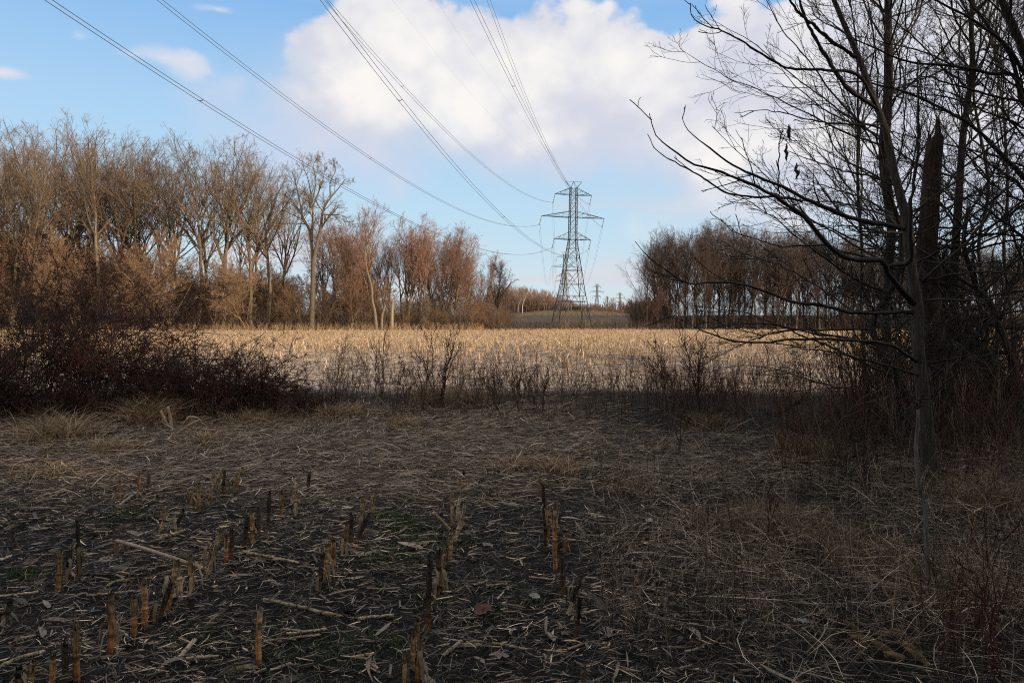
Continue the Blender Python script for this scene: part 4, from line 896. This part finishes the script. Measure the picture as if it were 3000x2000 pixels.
# ------------------------------------------------------------------ bramble bushes (left)
def bramble(cx, cy, wx, wy, H, n, cols, label, seed, drift=(0,0,0), mt=None, spike=1.0):
    rng = np.random.default_rng(seed); z = float(hgt(cx, cy)); root = empty('bramble_bush', (cx, cy, z)); a = Acc(); K = 9
    b = np.stack([rng.uniform(-wx, wx, n), rng.uniform(-wy, wy, n), np.zeros(n)], 1); P = np.zeros((n, K, 3)); P[:, 0] = b
    d = unit(np.stack([rng.normal(size=n)*.45, rng.normal(size=n)*.4, np.ones(n)], 1)); L_ = H*rng.uniform(.7, 1.75, n)*spike
    for i in range(1, K):
        d = unit(d+np.array(drift)+rng.normal(size=(n, 3))*.15-np.array([0, 0, .10])*(i/K)*1.7); P[:, i] = P[:, i-1]+d*(L_/(K-1))[:, None]; P[:, i, 2] = np.maximum(P[:, i, 2], .05)
    R = .0065*np.linspace(1, .5, K)[None]*rng.uniform(.7, 1.4, (n, 1)); cc = cols[rng.integers(0, len(cols), n)]*rng.uniform(.6, 1.3, (n, 1)); a.tubes(P, R, cc, 4); a.build('canes', M_cane, root)
    a = Acc(); A, AR = grow(P, R, 7, .2, 1, 25, 75, .30, -.05, .2, 6, .0035, rng=rng); a.tubes(A, AR, np.repeat(cc, 7, 0), 3)
    B, BR = grow(A, AR, 6, .1, 1, 25, 80, .42, 0, .2, 4, .0028, rng=rng); a.tubes(B, BR, np.repeat(cc, 42, 0), 3)
    D, DR = grow(B, BR, 1, .1, 1, 25, 80, .45, 0, .2, 3, .0024, rng=rng); a.tubes(D, DR, np.repeat(cc, 42, 0), 3)
    a.build('twigs', M_cane, root); return tag(root, label, 'bramble bush', 'bramble bushes at left')
BR_ = np.array([[.115,.052,.042],[.07,.045,.038],[.12,.05,.04],[.07,.055,.045]])
bramble(-9.6, 12.2, 1.2, .8, 1.6, 110, BR_, 'dark bramble bush at the left edge, partly cut off', 31)
bramble(-8.0, 12.4, .9, .8, 2.0, 120, BR_*1.1, 'tallest reddish bramble bush, rising into the wood edge at far left', 32, spike=1.1)
bramble(-7.1, 12.8, .8, .7, 1.6, 95, BR_*1.1, 'reddish bramble bush right of the tallest one', 33)
bramble(-6.0, 12.4, .7, .7, .95, 85, BR_, 'bramble bush in the dip in the middle of the thicket', 34)
bramble(-5.0, 12.2, .65, .7, .95, 105, BR_*.9, 'dark rounded bramble bush right of the dip', 35)
bramble(-4.2, 12.0, .5, .6, .75, 95, BR_*.8, 'dark bramble bush with twigs leaning right at the thicket end', 36, (.06,0,0))
bramble(-5.9, 11.4, 1.0, .35, .5, 70, BR_*.8, 'low front bramble bush behind the pale broken branches', 37)
bramble(-8.2, 11.7, .8, .3, .8, 60, BR_*.9, 'front bramble bush behind the golden tuft at left', 38)
bramble(-3.4, 12.2, .35, .4, .35, 36, BR_*.8, 'small low bramble trailing right of the thicket', 39, (.08,0,0))

# ------------------------------------------------------------------ weeds and saplings in the strip
def sapling(px, py, tops, col, label, cat='sapling', n2=9, n3=4, r=.009, seed=0, Y=None, grp='thin leafless saplings in the weed strip', name='sapling'):
    rng = np.random.default_rng(seed+int(px)); b = gnd(px, py); Y = b[1]; root = empty(name, tuple(b)); a = Acc(); LP = []; LR = []; K = 10
    for tx, ty in tops:
        e = at(tx, ty, Y+rng.uniform(-.3, .3)); m = b*.5+e*.5+np.array([(b[0]-e[0])*.18, rng.uniform(-.1, .1), 0]); q = catmull([b, m, e], 8); q = q[np.round(np.linspace(0, len(q)-1, K)).astype(int)]-b; q[1:] += rng.normal(size=(K-1, 3))*.012; LP.append(q); LR.append(r*1.0*np.linspace(1, .35, K))
    for q, r_ in zip(LP, LR):
        a = Acc(); a.tubes(q[None], r_[None], col, 5)
        A, AR = grow(q[None], r_[None], n2, .25, 1, 18, 45, .36, .35, .08, 6, .0034, rng=rng); a.tubes(A, AR, col, 3)
        B, BR = grow(A, AR, n3, .15, 1, 20, 55, .5, .25, .1, 4, .0026, rng=rng); a.tubes(B, BR, col, 3); a.build('stem', M_cane, root)
    return tag(root, label, cat, grp)
DK = np.array([.065,.05,.043]); RD = np.array([.11,.062,.052]); BN = np.array([.17,.13,.10])
sapling(1118, 1160, [(1085,985),(1125,965),(1085,1040),(1140,1000)], DK, 'tall dark sapling with spreading tips behind the crossed dry stems')
sapling(985, 1130, [(1080,1050),(1035,975),(1010,1000)], DK, 'dark sapling leaning right beside the bramble')
sapling(1270, 1190, [(1200,1000),(1265,955),(1240,1040)], DK, 'upright sapling with wispy top at centre left', n2=8)
sapling(1290, 1200, [(1350,1005),(1345,965),(1320,960),(1330,1010)], DK*1.1, 'thick leaning sapling clump with brown grass at its foot', r=.012)
sapling(1190, 1205, [(1180,1060),(1210,1080),(1160,1090)], RD, 'short reddish weed stems left of the grass clump')
sapling(1240, 1210, [(1220,1060),(1260,1050),(1215,1110),(1235,1090)], RD, 'reddish brown stems just left of the thick sapling', n2=5)
sapling(1460, 1215, [(1400,1090),(1440,1075),(1470,1060),(1430,1120)], RD, 'bushy dark red weed in the middle of the strip', n2=10)
sapling(1520, 1220, [(1500,1065),(1530,1080),(1560,1100),(1480,1100)], RD, 'bushy dark weed right of the dark red one', n2=10)
sapling(1590, 1215, [(1570,1085),(1610,1080),(1600,1130)], RD*.9, 'dark weed at the right end of the red weeds')
sapling(1400, 1200, [(1390,1080),(1420,1070)], BN, 'thin brown weed stem pair near the centre')
sapling(1720, 1230, [(1700,1090),(1730,1080),(1750,1120)], BN, 'sparse weed stems alone right of centre', n2=5)
sapling(1800, 1200, [(1795,1090),(1800,1110)], BN, 'single thin weed rising right of the sparse stems', n2=3)
sapling(1955, 1190, [(1895,1010),(1920,990),(1880,1050)], DK, 'dark sapling fanning left before the sunlit stubble', r=.008)
sapling(2050, 1210, [(2060,1010),(2040,985),(1990,960),(2005,1060)], DK, 'tall double sapling with dense twigs right of centre', r=.013, n2=14)
sapling(2010, 1250, [(1900,1060),(1950,1080),(2040,1090),(1980,1100)], RD, 'broad reddish weed cluster below the tall double sapling', n2=12)
sapling(2080, 1260, [(2120,1090),(2160,1110),(2060,1100),(2110,1140)], RD, 'reddish weed cluster leaning right by the dark log', n2=10)
sapling(1990, 1350, [(1970,1120),(1985,1160)], RD*.8, 'slim dark red stem standing forward of the weed cluster', n2=5)
sapling(2230, 1240, [(2200,1060),(2250,1040),(2280,1100)], BN*.8, 'grey-brown weed right of the dark log', n2=8)
sapling(2380, 1260, [(2370,1010),(2350,1060)], DK*1.6, 'straight grey sapling before the dark thicket', r=.011, n2=6)
sapling(650, 1205, [(645,1090),(655,1110)], BN*1.6, 'single pale weed stem before the dark bramble', n2=2, n3=2, r=.006)
sapling(470, 1195, [(500,1090)], BN*1.6, 'pale slanting weed stem in front of the bramble dip', n2=2, n3=2, r=.006)
sapling(2900, 1990, [(2830,1600),(2930,1560),(2860,1700)], np.array([.085,.03,.028]), 'red-stemmed sapling at the lower right corner', r=.004, n2=2, n3=1)
sapling(2250, 1620, [(2240,1400),(2255,1470)], RD, 'slim dark red stem standing in the dead grass', r=.004, n2=4)
sapling(2440, 1820, [(2415,1560),(2380,1500)], BN*.8, 'grey fork-stemmed seedling in the lower right grass', r=.006, n2=2, n3=1)
# hedge strip fuzz
a = Acc()
def strip_weeds(n, p0, p1, py0, py1, h0, h1, cols, name, lab, rr=.003, tw=3):
    px = RNG.uniform(p0, p1, n); py = RNG.uniform(py0, py1, n); Y = EYE*F/(py-HOR); X = (px-1500)*Y/F; hs = RNG.uniform(h0, h1, n); K = 6
    P = np.zeros((n, K, 3)); P[:, 0] = np.stack([X, Y, hgt(X, Y)], 1); d = unit(np.concatenate([RNG.normal(size=(n, 2))*.22, np.ones((n, 1))], 1))
    for i in range(1, K): d = unit(d+RNG.normal(size=(n, 3))*.09); P[:, i] = P[:, i-1]+d*(hs/(K-1))[:, None]
    c = cols[RNG.integers(0, len(cols), n)]*RNG.uniform(.6, 1.3, (n, 1)); R = rr*np.linspace(1, .5, K)[None]*RNG.uniform(.7, 1.3, (n, 1)); a = Acc(); a.tubes(P, R, c, 3)
    A, AR = grow(P, R, tw, .3, 1, 15, 50, .35, .2, .12, 4, rr*.5); a.tubes(A, AR, np.repeat(c, tw, 0), 3)
    tag(a.build(name, M_cane), lab, 'weeds', kind='stuff')
strip_weeds(900, 930, 2350, 1130, 1235, .15, .75, np.array([DK, RD, BN, BN*1.3]), 'weed_stems', 'thin dead weed stems filling the strip before the field')
strip_weeds(900, 950, 2350, 1140, 1235, .4, 1.15, np.array([DK*1.2, RD, BN*.8, BN]), 'weed_stems', 'taller dark weed stems reaching up before the field', rr=.0032, tw=6)
strip_weeds(260, 1900, 2200, 1150, 1260, .4, 1.1, np.array([DK, RD, RD]), 'weed_stems', 'denser dark weed stems right of the centre of the strip')
strip_weeds(520, 2480, 3080, 1180, 1330, .8, 2.1, np.array([DK*.7, DK, BN*.6]), 'thicket_stems', 'tall dark tangle of stems among the right-hand trunks', rr=.006, tw=7)
strip_weeds(900, 2280, 3080, 1170, 1450, .3, 1.4, np.array([DK, RD*.8, BN*.8, BN, np.array([.10,.04,.035])]), 'thicket_stems', 'dark thicket of stems under the trees at right', rr=.0035, tw=4)
strip_weeds(1000, 1750, 3080, 1240, 1950, .15, .65, np.array([BN, BN*1.8, DK, DK, BN*2.0]), 'weed_stems', 'small dead stems standing in the grass at lower right', rr=.0018, tw=3)
strip_weeds(160, 2700, 3080, 1450, 2100, .2, .6, np.array([[.09,.03,.028],[.13,.10,.07],[.06,.03,.027]]), 'weed_stems', 'red and tan stems crowding the right edge', rr=.0025, tw=3)
strip_weeds(650, 0, 1000, 1190, 1265, .15, .55, np.array([[.24,.18,.12],[.16,.12,.085],[.10,.075,.055]]), 'dead_grass_stems', 'tan dead stems along the foot of the bramble', rr=.0026, tw=2)
# crossed dry stems at centre left
b = gnd(1050, 1262); root = empty('broken_weed', tuple(b))
for pts, r in [([(1050,1262),(1080,1215),(1105,1165),(1120,1130)],.008),([(1105,1160),(1140,1200),(1165,1250),(1195,1275)],.007)]:
    p = catmull([at(x, y, b[1]) for x, y in pts], 5)-b; a = Acc(); a.tubes(p[None], np.full((1, len(p)), r), (.30,.23,.16), 6); a.build('stem', M_cane, root)
tag(root, 'pair of crossed pale dry stems like a tent before the saplings', 'dry weed')

# ------------------------------------------------------------------ near trees on the right
NB = np.array([.078,.070,.060]); DB = np.array([.035,.03,.026])
def c4(x, y): return 1800+x/1.96, y/1.96
def c5(x, y): return 1800+x/1.96, 600+y/1.96
def c8(x, y): return 2400+x/2.613, 200+y/2.613
def c9(x, y): return 2400+x/2.613, 700+y/2.613
def line(pts, Y0, Y1, n=5): 
    m = len(pts); return catmull([at(p[0], p[1], Y0+(Y1-Y0)*i/(m-1)) for i, p in enumerate(pts)], n)
def resam(p, K):
    s = np.concatenate([[0], np.cumsum(np.linalg.norm(np.diff(p, axis=0), axis=1))]); t = np.linspace(0, s[-1], K); return np.stack([np.interp(t, s, p[:, j]) for j in range(3)], 1)
def near_tree(name, trunk, rt, limbs, label, seed, col=NB, tcol=DB, nt=(9, 5, 2), ln=(.30,.4), Yr=None, cat='tree', nK=26, dr=(-.1,0,.25), ang=(20, 50), sides=14):
    rng = np.random.default_rng(seed); l = trunk[0].copy(); root = empty(name, tuple(l)); p = resam(trunk, nK); r = np.interp(np.linspace(0, 1, nK), np.linspace(0, 1, len(rt)), rt)
    r = r*(1+.04*np.sin(np.arange(nK)*1.7)); a = Acc(); a.tubes((p-l)[None], r[None], col, sides, jag=0, cap=False); a.build('trunk', M_nearbark, root)
    for q, r0, r1 in limbs:
        q = resam(q, 40)-l; q[1:-1] += rng.normal(size=(38, 3))*.0022+np.repeat(rng.normal(size=(19, 3)), 2, 0)*.0035; rr = np.linspace(r0, r1, 40)*(1+.08*rng.normal(size=40))
        a = Acc(); a.tubes(q[None], rr[None], tcol, 7); LP = resam(q, 16)[None]; LR = np.linspace(r0, r1, 16)[None]
        A, AR = grow(LP, LR, nt[0]+1, .18, 1, ang[0], ang[1], ln[0]*1.1, dr[2], .10, 9, .0036, .5, (dr[0], dr[1], 0), rng=rng); a.tubes(A, AR, tcol, 4)
        B, BR = grow(A, AR, nt[1], .12, 1, 22, 55, ln[1]*1.1, dr[2]*.6, .11, 6, .0026, .6, rng=rng); a.tubes(B, BR, tcol, 3)
        if nt[2]: D, DR = grow(B, BR, nt[2], .2, 1, 22, 55, .5, dr[2]*.5, .1, 4, .0020, .7, rng=rng); a.tubes(D, DR, tcol, 3)
        a.build('branch', M_neartwig, root)
    return tag(root, label, cat), l, None, None

Yt = 6.6
tr = line([(2735,1470),(2729,1400),(2705,1161),(2688,1008),(2688,906),(2667,768),(2662,663),(2640,585),(2621,510),(2591,367),(2555,280),(2519,178),(2453,25),(2410,-90),(2380,-200)], Yt, Yt, 4)
g0 = gnd(2735,1470); tr[0][2] = g0[2]-.05
li = lambda pts, y1, r0, r1: (line(pts, Yt, y1), r0, r1)
main_limbs = [
 li([(2690,900),(2655,865),(2625,830),(2597,794),(2586,765),(2540,760),(2479,755),(2412,704),(2361,638),(2310,602),(2259,566),(2178,531),(2106,500),(2030,480),(1968,439),(1922,398),(1902,332)], 5.6, .030, .003),
 li([(2597,794),(2611,776),(2640,772),(2665,768),(2672,740),(2665,660),(2672,560),(2690,440),(2690,320),(2688,180)], 6.1, .022, .006),
 li([(2650,668),(2580,655),(2514,643),(2412,607),(2310,556),(2234,526),(2157,490),(2081,434),(2019,383),(1999,347)], 5.8, .026, .003),
 li([(2350,590),(2310,580),(2269,577),(2198,577),(2127,564),(2076,531),(2030,503),(1973,474),(1917,434),(1897,393)], 5.7, .013, .0028),
 li([(2575,332),(2520,225),(2438,207),(2336,202),(2285,189),(2234,163),(2157,112),(2106,87),(2045,64),(2022,41),(2023,10)], 5.7, .018, .003),
 li([(2590,367),(2540,366),(2489,365),(2387,355),(2310,334),(2234,324),(2152,331)], 6.0, .010, .002),
 li([(2580,327),(2530,290),(2489,265),(2443,204),(2392,122),(2351,31),(2330,-60)], 6.3, .022, .010),
 li([(2509,168),(2438,122),(2387,77),(2336,31),(2290,-40)], 6.2, .018, .009),
 li([(2675,916),(2600,915),(2514,916),(2412,896),(2310,881),(2234,850),(2157,830),(2065,827),(2024,830),(1953,794),(1892,748),(1861,707)], 5.5, .020, .0028),
 li([(2690,1060),(2655,1040),(2616,1013),(2514,998),(2412,993),(2310,995),(2183,1003),(2081,978),(2004,942),(1922,911)], 5.4, .018, .0026),
 li([(2586,765),(2500,745),(2427,722),(2400,718),(2285,722),(2234,707),(2147,677),(2111,641)], 5.9, .012, .0025),
 li([(2700,1100),(2660,1090),(2560,1060),(2450,1035),(2300,1010),(2200,1000)], 6.3, .012, .0025),
 li([(2705,822),(2740,790),(2800,740),(2850,690),(2900,620),(2910,540),(2890,470)], 6.1, .016, .004),
 li([(2705,826),(2790,805),(2880,797),(3010,802)], 6.2, .012, .006),
 li([(2688,690),(2750,655),(2800,590),(2830,520)], 6.3, .010, .004),
 li([(2730,1165),(2770,1120),(2820,1080),(2860,1060)], 6.2, .009, .003),
 li([(2280,585),(2281,500),(2282,420),(2293,380)], 5.75, .007, .004),
 li([(2650,560),(2560,520),(2470,500),(2380,470),(2300,440)], 6.9, .012, .003)]
near_tree('bare_tree', tr, [.080,.070,.060,.056,.053,.049,.045,.038,.032,.028,.025,.022,.019,.016], main_limbs, 'nearest grey-barked bare tree with long limbs sweeping left over the field', 901, nt=(3,1,0), ln=(.15,.35), dr=(-.15,0,.55), ang=(20,45))

# broken snag right behind it
Ys = 9.0; sn = line([(2770,1290),(2755,1100),(2735,950),(2715,765),(2722,640),(2730,510),(2738,430),(2742,405)], Ys, Ys, 5); sn[0][2] = float(hgt(sn[0][0], Ys))-.05
l = sn[0].copy(); root = empty('tree_snag', tuple(l)); a = Acc(); a.tubes((sn-l)[None], np.interp(np.linspace(0, 1, len(sn)), [0,.15,.5,1], [.17,.13,.115,.088])[None], (.05,.036,.028), 16, jag=.09); 
a.build('trunk', M_nearbark, root); a = Acc(); s2 = line([(2747,420),(2748,375),(2747,348)], Ys, Ys, 4); a.tubes((s2-l)[None], np.linspace(.048,.018,len(s2))[None], (.055,.038,.028), 8, jag=.05, cap=True); a.build('splinter', M_nearbark, root)
a = Acc(); s2 = line([(2725,430),(2722,400),(2719,385)], Ys, Ys, 4); a.tubes((s2-l)[None], np.linspace(.02,.006,len(s2))[None], (.055,.038,.028), 6, jag=.02, cap=True); a.build('splinter', M_nearbark, root)
tag(root, 'thick broken-off brown trunk with a splintered top behind the nearest tree', 'dead tree')

def proc_limbs(tr, n, seed, l0, up, drift, a0=25, a1=70, t0=.25, r0=.02, K=16):
    rng = np.random.default_rng(seed); P = resam(tr, 26)[None]; R = np.full((1, 26), r0)
    A, AR = grow(P, R, n, t0, .98, a0, a1, 1, up, .10, K, .004, .8, drift, rng=rng, lfun=lambda t, PL: l0*(1.1-.3*t)); return [(A[i], AR[i][0], .0035) for i in range(len(A))]
Yd = 11.5; t2 = line([(2603,1235),(2600,1110),(2597,906),(2606,763),(2612,663),(2600,560),(2588,459),(2598,330),(2603,204),(2601,0),(2600,-160)], Yd, Yd, 4); t2[0][2] = float(hgt(t2[0][0], Yd))-.05
near_tree('bare_tree', t2, [.085,.07,.065,.062,.072,.075,.08,.07,.06,.05,.04], proc_limbs(t2, 42, 5, 3.6, .62, (-.55,0,0), 30, 75, .33), 'dark straight tree seen left of and behind the nearest trunk', 902, nt=(9,5,2), ln=(.34,.42), col=DB*1.2, dr=(-.25,0,.45))
Ye = 10.5; t3 = line([(2805,1255),(2800,1100),(2792,830),(2795,780),(2810,561),(2820,408),(2835,300),(2850,180),(2845,60),(2860,-120)], Ye, Ye, 4); t3[0][2] = float(hgt(t3[0][0], Ye))-.05
near_tree('bare_tree', t3, [.08,.066,.06,.058,.052,.045,.038,.032,.025], proc_limbs(t3, 28, 6, 2.8, .5, (-.1,0,0), 25, 70, .3), 'slender dark tree right of the broken trunk', 903, nt=(9,5,2), ln=(.34,.42), col=DB, dr=(0,0,.3))
Yf = 9.0; t4 = line([(3120,1320),(3115,1000),(3100,700),(3080,400),(3020,200),(2960,60),(2900,-80)], Yf, Yf, 4); t4[0][2] = float(hgt(t4[0][0], Yf))-.05
lm = [(line(p, Yf, y1), r0, r1) for p, y1, r0, r1 in [([(3100,640),(3000,520),(2930,450),(2850,370),(2700,290),(2560,245),(2420,240)],8.2,.035,.005),([(3090,480),(3000,300),(2960,160),(2880,60),(2800,-60)],8.5,.040,.012),([(3095,560),(2990,250),(2900,215),(2760,190),(2640,175),(2440,80),(2380,40)],8.4,.03,.005),
 ([(3100,760),(3000,560),(2900,480),(2840,440)],8.6,.03,.008),([(3110,800),(2990,690),(2930,640),(2850,590),(2760,560),(2690,545)],8.2,.02,.004),([(3090,380),(2960,150),(2850,60),(2700,-20)],8,.03,.008),([(3080,300),(2950,290),(2800,250),(2700,225),(2600,270)],8,.02,.004),([(3110,900),(3010,790),(2950,640),(2900,560)],8.7,.02,.005)]]
near_tree('bare_tree', t4, [.14,.12,.10,.09,.07,.05,.03], lm+proc_limbs(t4, 14, 8, 2.6, .3, (-.7,0,0), 30, 75, .35), 'dark tree at the right edge with limbs reaching left across the sky', 904, nt=(9,5,2), ln=(.30,.42), col=DB, dr=(-.3,0,.2))
# slimmer trees whose fine ascending twigs fill the middle of the right side
for n_, (px, Yg, ln_, top, lab) in enumerate([(2540,13.5,2.8,-200,'slim tree with fine ascending twigs behind the dark straight tree'),(2900,12.8,2.6,-150,'slim tree between the slender dark tree and the right edge'),(2960,14.0,2.8,-200,'hindmost slim tree near the right edge')]):
    g_ = at(px, 0, Yg); zz = float(hgt(g_[0], Yg)); pts = [np.array([g_[0], Yg, zz-.05])]; rng = np.random.default_rng(40+n_)
    for k in range(1, 9): pts.append(pts[0]+np.array([rng.normal()*.08-.02*k*k*.25, rng.normal()*.08, k*.95]))
    tq = catmull(pts, 4); near_tree('slim_tree', tq, [.036,.032,.028,.02,.010], proc_limbs(tq, 20, 60+n_, ln_, .85, (-.4,0,0), 25, 60, .25), lab, 910+n_, nt=(8,5,2), ln=(.36,.45), col=DB, dr=(-.15,0,.4))
# low twiggy thicket branches at mid height: dense sideways boughs
for n_, (px, Yg, lab) in enumerate([(2620,8.6,'low spreading thorn tree behind the nearest trunk, boughs reaching left'),(2840,9.4,'low twisted thorn tree among the right-hand trunks')]):
    g_ = at(px, 0, Yg); zz = float(hgt(g_[0], Yg)); pts = [np.array([g_[0], Yg, zz-.05])]; rng = np.random.default_rng(80+n_)
    for k in range(1, 7): pts.append(pts[0]+np.array([rng.normal()*.12, rng.normal()*.1, k*.52]))
    tq = catmull(pts, 4); near_tree('thorn_tree', tq, [.045,.04,.034,.022], proc_limbs(tq, 30, 90+n_, 2.4, .12, (-.55 if n_ == 0 else 0,0,0), 50, 95, .2), lab, 930+n_, nt=(10,6,2), ln=(.30,.42), col=DB, dr=(-.3 if n_ == 0 else 0,0,.12), ang=(25,60))
# bowed stem and mossy fallen trunk, tangled uprights
Yb = 8.4; bs = line([(2680,722),(2740,760),(2790,800),(2850,840),(2897,880),(2948,1008),(2975,1100),(2990,1180),(2995,1330)], Yb, Yb, 4)
near_tree('bowed_sapling', bs[::-1], [.05,.045,.035,.025,.012], proc_limbs(bs[::-1], 8, 17, .8, .2, (0,0,0)), 'grey bowed stem arching down to the right edge', 950, nt=(4,2,0), col=NB*.8)
Yc = 10.2; fs = line([(2835,960),(2851,1008),(2897,1074),(2948,1130),(3000,1150),(3080,1190)], Yc, Yc, 5)
near_tree('fallen_tree', fs, [.05,.10,.12,.14,.14], proc_limbs(fs, 16, 18, .7, -.2, (0,0,0), 50, 100), 'dark mossy slanting trunk broken down among the right-hand trees', 951, nt=(6,3,0), col=np.array([.045,.04,.022]), cat='fallen trunk')
fs = line([(2840,925),(2851,937),(2900,945),(2960,955),(3000,957),(3080,965)], Yc, Yc, 5); near_tree('fallen_bough', fs, [.04,.05,.055,.05], proc_limbs(fs, 12, 19, .6, -.1, (0,0,0), 50, 100), 'dark horizontal bough above the mossy slanting trunk', 952, nt=(6,3,0), col=DB, cat='bough')
upl = [(2745,1270,2740,800,10,.035),(2765,1280,2752,760,10.5,.03),(2850,1270,2800,900,10,.04),(2780,1260,2775,740,11,.03),(2880,1240,2870,820,11.5,.03),(2640,1250,2648,770,12,.035),(2705,1260,2725,850,9.5,.03),(2920,1290,2900,860,10,.03),(2830,1290,2840,870,9.6,.05)]
for n_, (bx, by, tx, ty, Yq, r_) in enumerate(upl):
    p0 = at(bx, 0, Yq); p0[2] = float(hgt(p0[0], Yq))-.03; p1 = at(tx, ty, Yq); m1 = p0*.6+p1*.4+np.array([random.gauss(0,.06),0,0]); m2 = p0*.3+p1*.7+np.array([random.gauss(0,.06),0,0]); q = catmull([p0, m1, m2, p1], 6)
    near_tree('thicket_stem', q, [r_, r_*.9, r_*.7, r_*.35], proc_limbs(q, 10, 200+n_, 1.0, .5, (0,0,0), 20, 60, .3, .01), f'upright dark stem in the tangle behind the nearest trunk, {ordn(sorted(range(9), key=lambda i: upl[i][0]).index(n_))} from the left', 960+n_, nt=(6,4,0), col=DB*.9, cat='tree stem', sides=8)
# pale crooked sapling stem standing in front
Yp = EYE*F/(1818-HOR)+.2; cp = line([(2735,1818),(2727,1760),(2717,1640),(2712,1520),(2709,1470),(2692,1430),(2690,1400),(2683,1310),(2690,1240),(2690,1195)], Yp, Yp, 4); cp[0] = gnd(2735,1818)
near_tree('pale_sapling', cp, [.0145,.0125,.012,.0125,.011,.0105,.009], [(line([(2690,1200),(2700,1170),(2708,1150)], Yp, Yp), .006, .004),(line([(2690,1195),(2672,1165),(2655,1130),(2640,1100)], Yp, Yp), .006, .002)], 'thin pale crooked stem standing in front of the nearest trunk', 970, nt=(2,1,0), col=np.array([.20,.185,.175]), cat='sapling', sides=8)
# log and fallen dark branch
def log(pts, Y, r, lab, cat):
    p = line(pts, Y, Y+.1, 5); l = p[0].copy(); root = empty('fallen_log', tuple(l)); a = Acc(); q = resam(p-l, 20); a.tubes(q[None], (r*(1+.08*np.sin(np.arange(20)*1.3)))[None], (.03,.025,.02), 10, jag=.05, cap=False)
    e = Acc(); a.build('log_body', M_nearbark, root); tag(root, lab, cat)
    if r < .05:
        A, AR = grow(q[None], np.full((1, 20), r), 8, .2, 1, 30, 80, .3, .2, .12, 6, .004); b_ = Acc(); b_.tubes(A, AR, (.035,.028,.024), 4); b_.build('branch', M_neartwig, root)
log([(2112,1206),(2135,1206),(2164,1207)], 12.2, .07, 'short dark log lying at the edge of the field', 'log')
log([(2250,1215),(2290,1205),(2320,1190),(2345,1175),(2370,1168)], 12.0, .035, 'dark fallen branch rising to the right of the log', 'branch')
# curled dead leaves hanging on a twig
for n_, (x, y) in enumerate([(1000,760),(987,870),(1047,980)]):
    P0 = at(*c4(x, y-45), 6.0); root = empty('hanging_leaf', tuple(P0)); rng = np.random.default_rng(n_); t = np.linspace(0, 1, 8); q = np.stack([rng.normal(size=8)*.006, rng.normal(size=8)*.006, -t*.14], 1); a = Acc()
    a.tubes(q[None], (.014*np.sin(t*2.8+.25)*(1+.3*rng.normal(size=8)))[None].clip(.003), (.05,.035,.028), 7, jag=.01)
    k = rng.integers(1, 7, 26); d = unit(rng.normal(size=(26, 3)))*rng.uniform(.012, .03, (26, 1)); a.tubes(np.stack([q[k], q[k]+d], 1), np.tile([.003,.001], (26, 1)), (.05,.035,.028), 3); a.build('leaf_blade', M_straw, root)
    tag(root, ['topmost','middle','lowest'][n_]+' of the three curled dead leaves hanging in the near twigs', 'dead leaf', 'curled dead leaves hanging in the near twigs')
for n_, pts in enumerate([[(1010,720),(1000,800),(1030,870),(1100,960)], [(1100,960),(1060,940),(1047,935)], [(1010,830),(1000,815),(987,825)]]):
    pass
print('objects', len(bpy.data.objects), 'tris~', sum(len(m.polygons) for m in bpy.data.meshes)*2)
